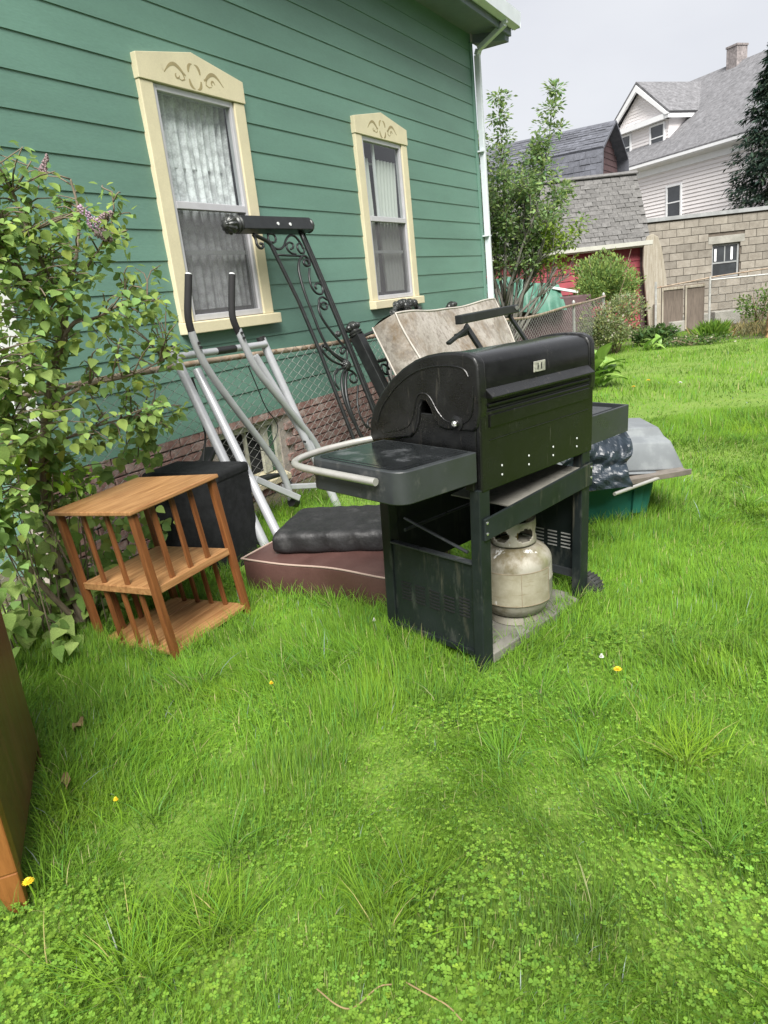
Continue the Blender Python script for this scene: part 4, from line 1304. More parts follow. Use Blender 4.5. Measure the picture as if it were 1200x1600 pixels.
q = MB(); q.prism(rrect(-.445, -.026, .005, .50, .06, corners=(1, 0, 0, 1)), lambda p, w_, t: (p, w_, t + p * -.025), .835, .955)
sh = q.build('side_shelf', 'shelf_grey', grill, bevel=.006, smooth=True, angle=50)
q = MB(); q.prism(rrect(-.425, -.045, .03, .475, .05, corners=(1, 0, 0, 1)), lambda p, w_, t: (p, w_, t + p * -.025), .955, .9575)
q.build('shelf_top', 'wet_top', sh)
q = MB(); q.prism(rrect(-.405, -.06, .055, .45, .04), lambda p, w_, t: (p, w_, t + p * -.025), .9576, .9590)
q.build('shelf_inset', 'wet_top', sh)
lb('shelf_hinge', 'cast_black', (-.030, .02, .80), (-.004, .06, .90), .003, sh)
hp = smooth_path([(-.470, .10, .93), (-.471, .14, .93), (-.472, .30, .93), (-.472, .50, .93), (-.45, .585, .93), (-.38, .64, .93), (-.25, .655, .935), (-.10, .63, .94), (.0, .59, .945)], 2)
q = MB(); q.tube(hp, .0145, 12); q.build('towel_bar', 'bright_bar', sh, smooth=True, angle=60)
# far side burner shelf
q = MB(); u0, u1, v0, v1, z0, z1, t = GW + .02, GW + .42, .03, .47, .80, .935, .012
q.box2((u0, v0, z0), (u1, v0 + t, z1)); q.box2((u0, v1 - t, z0), (u1, v1, z1)); q.box2((u1 - t, v0 + t, z0), (u1, v1 - t, z1)); q.box2((u0, v0 + t, z0), (u0 + t, v1 - t, z1))
q.box2((u0 + t, v0 + t, z1 - .035), (u1 - t, v1 - t, z1 - .025))
s2 = q.build('side_burner_shelf', 'shelf_grey', grill, bevel=.003)
lb('burner_lid', 'shelf_grey', (u0 + .07, v0 + .06, z1 - .024), (u1 - .05, v1 - .06, z1 - .012), .004, s2)
lb('mount_bracket', 'cast_black', (u0, v0 + .02, z1 - .024), (u0 + .06, v0 + .05, z1 + .02), .002, s2)
# wheels on the far side
for v_ in (.03, GD - .04):
    q = MB(); M_ = Matrix.Translation((GW + .012, v_, .078)) @ Matrix.Rotation(PI / 2, 4, 'Y')
    q.lathe([(.0, 0), (.055, 0), (.072, .006), (.078, .02), (.078, .05), (.072, .064), (.055, .07), (.03, .06), (.0, .06)], 32, M_, caps=False)
    w_ = q.build('wheel', 'wheel_rubber', grill, smooth=True, angle=40)
    for k in range(26):
        a = 2 * PI * k / 26
        q = MB(); q.bar(M_ @ Vector((.078 * math.cos(a), .078 * math.sin(a), .008)), M_ @ Vector((.078 * math.cos(a), .078 * math.sin(a), .062)), .007, .006); q.build('tread', 'wheel_rubber', w_)
    q = MB(); q.tube([M_ @ Vector((0, 0, -.02)), M_ @ Vector((0, 0, .075))], .008, 8); q.build('axle', 'steel_bright', w_, smooth=True)

# propane tank standing on the tray
mat('tank_paint', (.24, .222, .175), .55, col2=(.33, .315, .265), scale=7, stains=[((.12, .10, .05), 5, .46, .60, (1, 1, .6)), ((.17, .175, .085), 3.2, .56, .70, (1, 1, .5)), ((.20, .12, .06), 26, .66, .74, (1, 1, 1)), ((.60, .60, .57), 9, .62, .645, (1.6, 1.6, .5))], bump=.12, bscale=50)
mat('tank_decal', (.22, .20, .135), .6, col2=(.30, .28, .21), scale=16, stains=[((.20, .17, .10), 40, .58, .68, (.25, .25, 2.5)), ((.55, .54, .50), 11, .64, .67, (1.5, 1.5, .6))])
mat('brass', (.35, .24, .08), .4, metal=.8, var=.2)
gm = Matrix.Translation((-1.085, 2.467, 0)) @ Euler((.035, .017, 1.306)).to_matrix().to_4x4()
tp_ = gm @ Vector((.425, .150, .066))
tank = thing('propane_tank', 'stained off white propane tank on the bottom tray of the grill', 'propane tank', tp_, (.02, .01, .7))
R0 = .168
q = MB(); q.lathe([(.118, .0), (.124, .004), (.124, .035), (.112, .04)], 32, caps=False); q.build('foot_ring', 'tank_paint', tank, smooth=True)
prof = [(.02, .030), (.09, .034), (.135, .052), (.154, .085), (R0, .12), (R0, .200), (R0 + .002, .204), (R0 + .002, .212), (R0, .216), (R0, .285)]
prof += [(R0 * math.cos(a), .285 + .095 * math.sin(a)) for a in [PI / 2 * i / 10 for i in range(1, 10)]] + [(.012, .381)]
q = MB(); q.lathe(prof, 48); q.build('body', 'tank_paint', tank, smooth=True, angle=50)
q = MB()
for a0, a1, z0, z1 in ((-2.7, -.85, .115, .275),):
    q.sheet(lambda u, v: ((R0 + .0022) * math.cos(a0 + (a1 - a0) * u), (R0 + .0022) * math.sin(a0 + (a1 - a0) * u), z0 + (z1 - z0) * v), 20, 4)
dc = q.build('warning_label', 'tank_decal', tank, smooth=True, angle=180)
for zz in (.118, .272):
    q = MB(); q.tube([((R0 + .003) * math.cos(-2.68 + 1.8 * i / 16), (R0 + .003) * math.sin(-2.68 + 1.8 * i / 16), zz) for i in range(17)], .0012, 4); q.build('label_border', 'dry_twig', dc)
for aa in (-2.68, -1.75, -.87):
    q = MB(); q.tube([((R0 + .003) * math.cos(aa), (R0 + .003) * math.sin(aa), .118), ((R0 + .003) * math.cos(aa), (R0 + .003) * math.sin(aa), .272)], .0012, 4); q.build('label_border', 'dry_twig', dc)
q = MB()
CR, n = .102, 96
Vv = []; Ff = []
hole = lambda a, zz: any(abs(((a - c + PI) % (2 * PI)) - PI) * CR / .046 * abs(((a - c + PI) % (2 * PI)) - PI) * CR / .046 + ((zz - .050) / .030) ** 2 < 1 for c in (-2.55, -1.35, -.2, 1.0, 2.2))
rows = 16
for j in range(rows + 1):
    for i in range(n):
        a = -PI + 2 * PI * i / n; zz = .11 * j / rows
        Vv.append((CR * math.cos(a), CR * math.sin(a), .372 + zz))
for j in range(rows):
    for i in range(n):
        a = -PI + 2 * PI * (i + .5) / n; zz = .11 * (j + .5) / rows
        if hole(a, zz) or (zz > .085 and .6 < a < 2.4):
            continue
        Ff.append((j * n + i, j * n + (i + 1) % n, (j + 1) * n + (i + 1) % n, (j + 1) * n + i))
q.add(Vv, Ff)
co = q.build('collar', 'tank_paint', tank, smooth=True, angle=180)
sd = co.modifiers.new('thickness', 'SOLIDIFY'); sd.thickness = .005
q = MB(); q.lathe([(.022, .37), (.022, .41), (.014, .415), (.014, .44), (.026, .442), (.026, .462), (.01, .466)], 14); q.build('valve', 'brass', tank, smooth=True)

# ------------------------------------------------------------------ slatted bookshelf
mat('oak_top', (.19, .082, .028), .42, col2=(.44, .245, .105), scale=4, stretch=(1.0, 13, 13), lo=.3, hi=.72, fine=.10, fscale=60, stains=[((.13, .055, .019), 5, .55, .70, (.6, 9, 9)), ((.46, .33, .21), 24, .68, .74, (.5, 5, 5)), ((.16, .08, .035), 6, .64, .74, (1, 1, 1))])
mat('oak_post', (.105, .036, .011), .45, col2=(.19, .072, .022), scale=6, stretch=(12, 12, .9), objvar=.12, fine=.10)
bs = thing('slatted_bookshelf', 'orange oak bookshelf with slatted sides tilted on the grass', 'bookshelf', (-2.501, 2.089, 0.0), (-.075, -.051, 1.532))
BWd, BDp, BHt = .470, .535, .752
pw = .034
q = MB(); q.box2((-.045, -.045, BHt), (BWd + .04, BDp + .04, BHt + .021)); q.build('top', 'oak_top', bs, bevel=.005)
for i in range(3):
    v0 = -.022 + i * (BDp + .044) / 3
    q = MB(); q.box2((-.02, v0 + .001, .045), (BWd + .02, v0 + (BDp + .044) / 3 - .002, .066)); q.build('bottom_board', 'oak_top', bs, bevel=.003)
q = MB(); q.box2((-.004, -.004, .366), (BWd + .004, BDp + .004, .386)); q.build('middle_shelf', 'oak_top', bs, bevel=.003)
q = MB(); q.box2((-.012, -.016, .352), (BWd + .012, -.005, .388)); q.build('shelf_edge', 'oak_top', bs, bevel=.003)
q = MB(); q.box2((-.016, -.004, .352), (-.005, BDp + .004, .388)); q.build('shelf_edge', 'oak_top', bs, bevel=.003)
for (u_, v_) in ((0, 0), (BWd, 0), (0, BDp), (BWd, BDp)):
    du = -pw - .003 + .012 if u_ == 0 else 0; dv = -pw + .008 if v_ == 0 else -.008
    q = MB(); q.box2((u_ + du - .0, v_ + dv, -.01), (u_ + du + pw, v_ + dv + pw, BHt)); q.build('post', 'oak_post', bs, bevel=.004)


def slat(u_, v_, z0, z1, along):
    s_ = .026
    q = MB(); a, b = (.026, .014) if along == 'u' else (.014, .026)
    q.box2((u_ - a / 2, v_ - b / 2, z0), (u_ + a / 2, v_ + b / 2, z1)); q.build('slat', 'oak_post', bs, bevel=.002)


for i in range(3):
    slat(BWd * (i + 1) / 4, .010, .386, BHt, 'u')
for i in range(2):
    slat(.010, BDp * (i + 1) / 3 + .03, .386, BHt, 'v')
for i in range(3):
    slat(.010, BDp * (i + 1) / 4, .066, .366, 'v')
for i in range(4):
    slat(BWd - .010, BDp * (i + 1) / 5, .066, .366, 'v')
for i in range(3):
    slat(BWd * (i + 1) / 4, BDp - .01, .066, .366, 'u')

# ------------------------------------------------------------------ black fabric box behind the bookshelf
mat('black_fabric', (.014, .015, .016), .9, var=.3, scale=20, bump=.3, bscale=220, spec=.2)
bb = thing('black_storage_cube', 'black fabric covered cube standing behind the bookshelf', 'storage cube', (-3.30, 3.19, 0), (0, 0, .08))
q = MB(); q.box2((-.29, -.17, .0), (.29, .17, .63)); bbo = q.build('body', 'black_fabric', bb, bevel=.022, seg=4, smooth=True, angle=60)
q = MB(); q.box2((-.294, -.174, .58), (.294, .174, .650)); q.build('lid', 'black_fabric', bb, bevel=.024, seg=4, smooth=True, angle=60)

# ------------------------------------------------------------------ brown box cushion with piping and black cushion
mat('brown_vinyl', (.070, .034, .029), .46, col2=(.105, .054, .046), scale=3, rvar=.12, fine=.08, bump=.12, bscale=18)
mat('pale_piping', (.36, .27, .225), .5, var=.08)
mat('black_vinyl', (.015, .015, .016), .56, var=.2, scale=8, rvar=.08, bump=.5, bscale=26, stains=[((.05, .05, .05), 9, .55, .75, (1, 1, 1))], spec=.5)
bc = thing('brown_cushion', 'large brown vinyl floor cushion with pale piping under the black cushion', 'cushion', (-2.22, 3.2, 0), (0, 0, -.012))
hx, hy, hz = .485, .36, .215


def pad(hx, hy, z0, z1, nx, ny, fn, r):
    """a soft slab: closed rounded box surface displaced by fn(x,y)"""
    q = MB()
    def rim(t):           # rounded side profile
        return r * (1 - math.cos(t)), r * (1 - math.sin(t))
    prof_ = []
    for i in range(5):
        a = PI / 2 * i / 4; prof_.append((r * (1 - math.sin(a)), z0 + r * (1 - math.cos(a))))
    for i in range(5):
        a = PI / 2 * i / 4; prof_.append((r * (1 - math.cos(a)), z1 - r * (1 - math.sin(a))))
    per = []
    for i in range(nx): per.append((-1 + 2 * i / nx, -1))
    for i in range(ny): per.append((1, -1 + 2 * i / ny))
    for i in range(nx): per.append((1 - 2 * i / nx, 1))
    for i in range(ny): per.append((-1, 1 - 2 * i / ny))
    n = len(per); V = []
    for (ins, z) in prof_:
        for (a, b) in per:
            x = a * (hx - ins); y = b * (hy - ins)
            # round the plan corners
            k = (abs(a) * abs(b)) ** 8
            x *= 1 - .02 * k; y *= 1 - .02 * k
            d = fn(x, y, z)
            V.append((x + d[0], y + d[1], z + d[2]))
    F = []
    for j in range(len(prof_) - 1):
        for i in range(n):
            F.append((j * n + i, j * n + (i + 1) % n, (j + 1) * n + (i + 1) % n, (j + 1) * n + i))
    q.add(V, F)
    ins = r
    o = len(q.v)
    idx = {}
    for j in range(ny + 1):
        for i in range(nx + 1):
            a, b = -1 + 2 * i / nx, -1 + 2 * j / ny
            k = (abs(a) * abs(b)) ** 8
            x = a * (hx - r) * (1 - .02 * k); y = b * (hy - r) * (1 - .02 * k)
            d = fn(x, y, z1); q.v.append((x + d[0], y + d[1], z1 + d[2])); idx[i, j] = o + j * (nx + 1) + i
    for j in range(ny):
        for i in range(nx):
            q.f.append((idx[i, j], idx[i + 1, j], idx[i + 1, j + 1], idx[i, j + 1]))
    return q


pad(hx, hy, 0, hz, 24, 18, lambda x, y, z: (.006 * math.sin(z * 20 + y * 9) * (1 if abs(x) > .4 else 0), .008 * math.sin(x * 7 + z * 8), .012 * math.cos(x * 2.4) * math.cos(y * 3) * (z / hz) + .006 * math.sin(x * 9) * (z / hz)), .018).build('pad', 'brown_vinyl', bc, smooth=True, angle=50)
q = MB()
ring = [(-hx, -hy), (hx, -hy), (hx, hy), (-hx, hy)]
pts = []
for (a, b), (c, d) in zip(ring, ring[1:] + ring[:1]):
    for t in range(14):
        x = a + (c - a) * t / 14; y = b + (d - b) * t / 14
        pts.append((x * .992, y * .992 + .008 * math.sin(x * 7 + 1.7), hz - .002 + .012 * math.cos(x * 2.4) * math.cos(y * 3) + .006 * math.sin(x * 9)))
q.tube(pts, .0055, 8, closed=True); q.build('piping', 'pale_piping', bc, smooth=True)
blk = thing('black_cushion', 'crinkled black vinyl pad lying on the brown cushion', 'cushion', (-2.18, 3.32, .222), (0, 0, .29))
cr_ = np.random.default_rng(5)
wv = [(cr_.uniform(8, 42), cr_.uniform(-20, 20), cr_.uniform(0, 6)) for _ in range(9)]
pad(.47, .265, 0, .11, 60, 36, lambda x, y, z: (.003 * math.sin(y * 31 + z * 40), .004 * math.sin(x * 37 + z * 33), (z / .125) * (.014 * math.cos(x * 2.6) * math.cos(y * 4.5) + sum(.0022 * abs(math.sin(a * x + b * y + c)) for a, b, c in wv))), .035).build('pad', 'black_vinyl', blk, smooth=True, angle=180)

# ------------------------------------------------------------------ exercise glider leaning on the fence
mat('silver_paint', (.40, .41, .43), .42, metal=.25, var=.06, scale=12, stains=[((.36, .36, .37), 20, .66, .78, (1, 1, 1))])
mat('foam_grip', (.012, .012, .013), .85, var=.2)
mat('black_plastic', (.014, .014, .015), .5, var=.2)
gl = thing('exercise_glider', 'silver tube exercise glider with black foam handles leaning on the fence', 'exercise machine', (-3.2, 4.0, 0))


def px(pts, x0, x1=None):
    x1 = x0 if x1 is None else x1
    n = len(pts)
    return [tuple(on_x(a, b, x0 + (x1 - x0) * i / max(n - 1, 1))) for i, (a, b) in enumerate(pts)]


def tubepart(nm, pts, r, mt='silver_paint', par=None, it=0, n=14):
    q = MB(); q.tube(smooth_path(pts, it) if it else pts, r, n); return q.build(nm, mt, par or gl, world=True, smooth=True, angle=50)


fl = (-3.50, 3.37, 1.375)
o1 = tubepart('frame_tube', [fl, tuple(on_z(424, 872, .0))], .031)
tubepart('end_cap', [(-3.503, 3.367, 1.36), (-3.508, 3.363, 1.39)], .034, 'black_plastic', o1)
tubepart('frame_tube', [(-3.44, 3.50, 1.22), tuple(on_z(452, 872, .02))], .030)
fr_t = (-3.50, 4.275, 1.345)
o1 = tubepart('frame_tube', [fr_t, tuple(on_z(529, 795, .0))], .031)
tubepart('end_cap', [(-3.50, 4.272, 1.33), (-3.505, 4.268, 1.36)], .034, 'black_plastic', o1)
tubepart('frame_tube', px([(398, 556), (470, 672), (528, 790)], -3.42, -3.14), .028)
cb = tubepart('cross_tube', [(-3.47, 3.37, 1.32), (-3.47, 4.27, 1.305)], .024)
tubepart('cross_sleeve', [(-3.47, 3.74, 1.314), (-3.47, 3.93, 1.311)], .026, 'black_plastic', cb)
# swinging arms with foam grips and foot bars
aL = tubepart('swing_arm', px([(299, 518), (306, 540), (322, 575), (362, 630), (420, 706), (440, 735), (452, 765), (456, 790)], -3.30, -3.28), .0245, it=2)
aR = tubepart('swing_arm', px([(372, 515), (380, 535), (398, 575), (428, 612), (470, 662), (492, 690), (508, 722), (520, 775)], -3.30, -3.22), .0245, it=2)
tubepart('hand_grip', px([(294.5, 429), (294, 455), (293, 490), (296, 508), (302, 528)], -3.30), .0225, 'foam_grip', aL, it=2)
tubepart('hand_grip', px([(362.5, 429), (362, 455), (362, 490), (366, 505), (374, 522)], -3.30), .0225, 'foam_grip', aR, it=2)
tubepart('grip_cap', px([(294.6, 427), (294.5, 431)], -3.30), .019, 'pale_spot', aL)
tubepart('grip_cap', px([(362.6, 427), (362.5, 431)], -3.30), .019, 'pale_spot', aR)
q = MB(); q.bar(on_x(398, 748, -3.32), on_x(467, 778, -3.20), .045, .045); q.build('foot_bar', 'silver_paint', gl, world=True, bevel=.006)
q = MB(); q.bar(on_x(442, 761, -3.40), on_x(502, 758, -3.28), .04, .04); q.build('foot_bar', 'silver_paint', gl, world=True, bevel=.006)
tubepart('pivot_cap', px([(455, 784), (463, 785)], -3.26), .036, 'black_plastic')
tubepart('rear_foot_cap', px([(446, 758), (452, 758)], -3.41), .034, 'black_plastic')
q = MB(); q.bar(on_x(396, 752, -3.38), on_x(430, 742, -3.50), .11, .03); q.build('foot_plate', 'black_plastic', gl, world=True, bevel=.012)
q = MB(); q.bar(on_x(314, 738, -3.46), on_x(330, 700, -3.50), .09, .04); q.build('foot_plate', 'black_plastic', gl, world=True, bevel=.012)
for (a, b, x_) in ((310, 536, -3.275), (313, 543, -3.275), (377, 520, -3.275), (380, 528, -3.275), (274, 558, -3.455), (352, 728, -3.2), (475, 690, -3.24)):
    p = Vector(on_x(a, b, x_)); q = MB(); q.tube([p, p + Vector((.02, -.012, 0))], .009, 8); q.build('bolt', 'black_plastic', gl, world=True)
# brace loop and hanging cord
tubepart('cable', px([(388, 572), (400, 600), (416, 640), (430, 655), (436, 672), (424, 696), (412, 706), (398, 698)], -3.44), .004, 'black_plastic', it=2, n=6)
tubepart('cable', px([(300, 590), (312, 625), (316, 660), (322, 680), (318, 712), (316, 735)], -3.45), .007, 'black_plastic', it=2, n=6)

# ------------------------------------------------------------------ iron bed ends
mat('iron_black', (.018, .020, .020), .42, var=.25, scale=12, metal=.3, stains=[((.05, .05, .048), 20, .62, .75, (1, 1, 1))], spec=.5)
mat('iron_sheen', (.04, .043, .042), .36, var=.3, scale=30, metal=.4, stains=[((.10, .10, .09), 30, .55, .7, (1, 1, 1))])
P0 = np.array([-3.53, 5.0, 1.22]); PN = np.array([1, 0, .293])
fbd = thing('iron_footboard', 'black scrolled iron bed end stood on its side against the fence', 'bed end', (-3.2, 5.2, 0))


def pl_(pts, off=0.0):
    return [tuple(on_plane(a, b, P0 + np.array([off, 0, 0]), PN)) for a, b in pts]


def z4(pts, ox=340, oy=320, sc=4.2107):
    return [(ox + a / sc, oy + b / sc) for a, b in pts]


def iron(nm, pts, r, par=None, it=2, n=8, mt='iron_black'):
    q = MB(); q.tube(smooth_path(pts, it) if it else pts, r, n); return q.build(nm, mt, par or fbd, world=True, smooth=True, angle=180)


def rosette(q, p, r, ax):
    ax = Vector(ax).normalized(); b = ax.orthogonal().normalized()
    M_ = ax.to_track_quat('Z', 'Y').to_matrix().to_4x4(); M_.translation = Vector(p)
    q.lathe([(.3 * r, -.2 * r), (.9 * r, -.1 * r), (1.0 * r, .15 * r), (.75 * r, .4 * r), (.55 * r, .45 * r), (.5 * r, .65 * r), (.25 * r, .85 * r), (.05 * r, .9 * r)], 16, M_)
    for k in range(10):
        a = 2 * PI * k / 10
        c = M_ @ Vector((.8 * r * math.cos(a), .8 * r * math.sin(a), .2 * r))
        d = M_ @ Vector((.35 * r * math.cos(a), .35 * r * math.sin(a), .7 * r))
        q.tube([c, c.lerp(d, .5) + ax * .12 * r, d], [.16 * r, .2 * r, .1 * r], 6)


a, b = Vector(pl_([(372, 351)])[0]), Vector(pl_([(480, 353)])[0])
ax = (b - a).normalized()
q = MB(); q.bar(a, b, .105, .105, up=(1, 0, .29)); post = q.build('post', 'iron_black', fbd, world=True, bevel=.006)
# carved finial: a fluted urn turned on the post's axis
def finial(base, axis, r, parent, nm='finial', flutes=12, long=1.0):
    axis = Vector(axis).normalized()
    M_ = axis.to_track_quat('Z', 'Y').to_matrix().to_4x4(); M_.translation = Vector(base)
    prof_ = [(.95, 0), (1.0, .12), (.80, .22), (.95, .34), (.98, .48), (.74, .58), (.70, .70), (.86, .84), (1.02, 1.05), (1.04, 1.25), (.92, 1.48), (.68, 1.66), (.5, 1.74), (.52, 1.82), (.30, 1.95), (.05, 2.0)]
    q = MB(); n = flutes * 4; V = []; F = []
    for j, (rr, z_) in enumerate(prof_):
        fl_ = .09 if j >= 7 else 0.0
        for k in range(n):
            a_ = 2 * PI * k / n
            r2 = r * rr * (1 + fl_ * math.cos(flutes * a_))
            V.append(M_ @ Vector((r2 * math.cos(a_), r2 * math.sin(a_), z_ * r * long)))
    for j in range(len(prof_) - 1):
        for k in range(n):
            F.append((j * n + k, j * n + (k + 1) % n, (j + 1) * n + (k + 1) % n, (j + 1) * n + k))
    F.append(tuple(range(n - 1, -1, -1))); F.append(tuple((len(prof_) - 1) * n + k for k in range(n)))
    q.add(V, F)
    return q.build(nm, 'iron_sheen', parent, world=True, smooth=True, angle=60)


finial(a, -ax, .066, post, long=1.25)
q = MB(); rosette(q, b + ax * .01, .062, ax); q.build('foot_rosette', 'iron_sheen', post, world=True, smooth=True, angle=60)
for (u_, v_) in ((434.5, 349.5), (453.5, 350.5)):
    p = Vector(on_plane(u_, v_, P0 + np.array([.056, 0, 0]), PN)); q = MB(); q.tube([p - Vector((.004, 0, 0)), p + Vector((.004, 0, .001))], .013, 12); q.build('bolt_hole', 'pale_spot', post, world=True)
iron('rail', pl_([(421, 378), (429, 394), (480, 498), (554, 690), (568, 726)]), .016, it=1)
iron('rail', pl_([(469, 362), (492, 415), (539, 527), (585, 645), (612, 715)]), .019, it=1)
iron('rail', pl_([(473, 362), (496, 415), (543, 527), (589, 645), (616, 715)], -.05), .012, it=1)
iron('cross_piece', pl_(z4([(395, 330), (545, 337)])), .009, it=0)
for pts, r in (([(235, 195), (280, 215), (330, 240), (368, 285), (378, 320)], .016), ([(232, 196), (252, 225), (258, 262), (280, 290), (302, 280), (298, 258), (280, 255)], .011),
               ([(330, 195), (335, 235), (365, 280), (405, 297), (438, 275), (450, 225), (475, 198), (510, 205), (545, 250), (565, 290)], .010),
               ([(330, 195), (355, 188), (378, 205), (385, 235), (370, 252), (352, 243)], .009), ([(450, 265), (470, 245), (495, 255), (500, 282), (482, 292)], .009), ([(452, 270), (462, 300), (490, 322), (515, 325)], .009), ([(570, 290), (572, 315), (550, 322), (530, 300), (520, 270), (535, 250), (555, 262)], .009),
               ([(608, 395), (585, 405), (565, 385), (570, 362), (590, 362), (608, 400), (600, 360), (575, 332), (545, 345), (530, 400), (540, 470), (575, 590), (620, 700), (680, 860), (745, 975), (830, 1035)], .012),
               ([(605, 420), (600, 470), (615, 540), (650, 585), (690, 590), (695, 555), (680, 520), (650, 515), (638, 535), (652, 555)], .010),
               ([(680, 650), (700, 640), (722, 655), (720, 685), (695, 690), (668, 655), (665, 620), (690, 603), (720, 625)], .010), ([(668, 640), (662, 690), (690, 755), (760, 850), (810, 905), (830, 935)], .011),
               ([(680, 930), (690, 965), (740, 1020), (800, 1050), (840, 1055)], .010), ([(680, 930), (700, 920), (725, 935), (728, 960)], .009), ([(700, 930), (790, 1000), (835, 1020)], .012), ([(838, 960), (820, 985), (805, 965), (815, 940), (840, 935), (858, 970), (845, 1040)], .010),
               ([(845, 1085), (820, 1110), (815, 1180), (830, 1280), (880, 1400), (935, 1500), (980, 1570)], .013), ([(845, 1085), (880, 1090), (912, 1120), (920, 1160), (895, 1175), (870, 1155), (868, 1120), (890, 1110)], .010), ([(850, 1100), (838, 1160), (850, 1290), (900, 1430), (950, 1540)], .016),
               ([(790, 1080), (765, 1120), (775, 1180), (800, 1215)], .009), ([(840, 1075), (800, 1080), (780, 1110)], .009), ([(925, 1190), (915, 1300), (940, 1400), (985, 1470)], .009), ([(1010, 1400), (985, 1420), (990, 1465), (1025, 1480)], .009)):
    iron('scroll', pl_(z4(pts)), r, n=7)
q = MB(); p = pl_(z4([(842, 1055)]))[0]; rosette(q, p, .05, (1, -.5, .3)); p2 = pl_(z4([(792, 850)]))[0]; rosette(q, p2, .028, (1, -.5, .3)); q.build('rosette', 'iron_sheen', fbd, world=True, smooth=True, angle=60)
a2, b2 = Vector(pl_([(530, 738)])[0]), Vector(pl_([(640, 735)])[0])
q = MB(); q.bar(a2, b2, .105, .105, up=(1, 0, .29)); q.build('post', 'iron_black', fbd, world=True, bevel=.006)

# upright headboard behind the mattress
H0 = np.array([-3.50, 0, 1.22]); HN = np.array([1, 0, .45])
hbd = thing('iron_headboard', 'black iron headboard leaning on the fence behind the stained mattress', 'bed end', (-3.05, 6.7, 0))


def hp_(pts):
    return [tuple(on_plane(a, b, H0, HN)) for a, b in pts]


lean = Vector((-.41, 0, .912)).normalized()
tl = Vector(hp_([(557, 524)])[0])
q = MB(); q.bar(tl - lean * 1.42, tl, .10, .10, up=(1, 0, .45)); pst = q.build('post', 'iron_black', hbd, world=True, bevel=.007)
finial(tl, lean, .066, pst)
tr_ = Vector(hp_([(710, 488)])[0])
q = MB(); q.bar(tr_ - lean * 1.42, tr_, .10, .10, up=(1, 0, .45)); pst = q.build('post', 'iron_black', hbd, world=True, bevel=.007)
finial(tr_, lean, .066, pst)
ymid = (tl.y + tr_.y) / 2
bx = lambda y, s: Vector((tl.x, y, tl.z)) - lean * s + Vector((.0, 0, 0))
for s_ in (.28, .95):
    q = MB(); q.tube([bx(tl.y, s_), bx(tr_.y, s_)], .014, 8); q.build('rail', 'iron_black', hbd, world=True, smooth=True)
archp = [bx(tl.y + (tr_.y - tl.y) * t, .02 - .14 * math.sin(PI * t) ** 2) for t in [i / 16 for i in range(17)]]
q = MB(); q.tube(archp, .016, 8); q.build('arched_rail', 'iron_black', hbd, world=True, smooth=True)
for k in range(1, 9):
    yy = tl.y + (tr_.y - tl.y) * k / 9
    q = MB(); s_ = 1 if k % 2 else -1
    pts = [bx(yy + .05 * s_, .30), bx(yy - .05 * s_, .40), bx(yy - .06 * s_, .55), bx(yy + .02, .64), bx(yy + .06 * s_, .74), bx(yy + .05 * s_, .88), bx(yy - .03 * s_, .94)]
    q.tube(smooth_path(pts, 2), .010, 7); q.build('scroll', 'iron_black', hbd, world=True, smooth=True, angle=180)
for s_ in (.38, .56, .74):       # scrolls seen between post and mattress
    q = MB(); c_ = bx(tl.y + .18, s_)
    q.tube([c_ + Vector((0, .08 * math.cos(t) * (1 - t / 8), 0)) + lean * (.08 * math.sin(t) * (1 - t / 8)) for t in [i * .45 for i in range(14)]], .010, 7); q.build('scroll', 'iron_black', hbd, world=True, smooth=True, angle=180)
q = MB(); cr0 = bx(ymid, -.20); rosette(q, cr0, .085, (1, -.6, .35))
for sg in (-1, 1):
    q.tube(smooth_path([cr0 + Vector((0, sg * .05, .02)), cr0 + Vector((.02, sg * .17, .04)), cr0 + Vector((.02, sg * .26, -.03)), cr0 + Vector((.01, sg * .34, -.16))], 2), [.03] * 4 + [.022] * 20, 8) if False else q.tube(smooth_path([cr0 + Vector((0, sg * .05, .02)), cr0 + Vector((.02, sg * .17, .04)), cr0 + Vector((.02, sg * .26, -.03)), cr0 + Vector((.01, sg * .36, -.2))], 2), .026, 8)
    for t in (.10, .19, .27):
        rosette(q, cr0 + Vector((.02, sg * t, .035 - .9 * max(t - .18, 0))), .045, (1, -.6, .6))
q.build('crest', 'iron_sheen', hbd, world=True, smooth=True, angle=60)
for sg in (-1, 1):
    for t in (.12, .24):
        q = MB(); q.tube(smooth_path([cr0 + Vector((0, sg * t, .0)), cr0 + Vector((.02, sg * (t + .04), -.15)), cr0 + Vector((.03, sg * (t + .02), -.34))], 2), .012, 7); q.build('crest_stem', 'iron_black', hbd, world=True, smooth=True, angle=180)

# ------------------------------------------------------------------ stained mattress
mat('mattress_cloth', (.26, .235, .205), .85, col2=(.37, .34, .305), scale=4, stains=[((.14, .10, .06), 3.0, .48, .66, (1, 1, 1)), ((.20, .175, .15), 14, .50, .62, (1, 1, 1)), ((.22, .15, .09), 8, .66, .76, (1, 1, 1))], fine=.12, fscale=50, bump=.3, bscale=30)
mt_ = thing('stained_mattress', 'stained beige mattress leaning against the iron headboard', 'mattress', (-2.95, 6.6, 0))
th = Vector((.912, 0, .41)).normalized()
BT = Vector((-3.27, 5.50, 1.30)); LEN, HGT, THK = 2.30, 1.30, .26
q = MB()


def mface(fn, nu, nv):
    q.sheet(fn, nu, nv)


def warp(p, u, v):
    return p + th * (.016 * math.sin(u * 9 + v * 5) + .012 * math.sin(u * 17 - v * 11) + .03 * math.sin(PI * u) * math.sin(PI * v)) + Vector((0, 0, -.03 * math.sin(u * PI)))


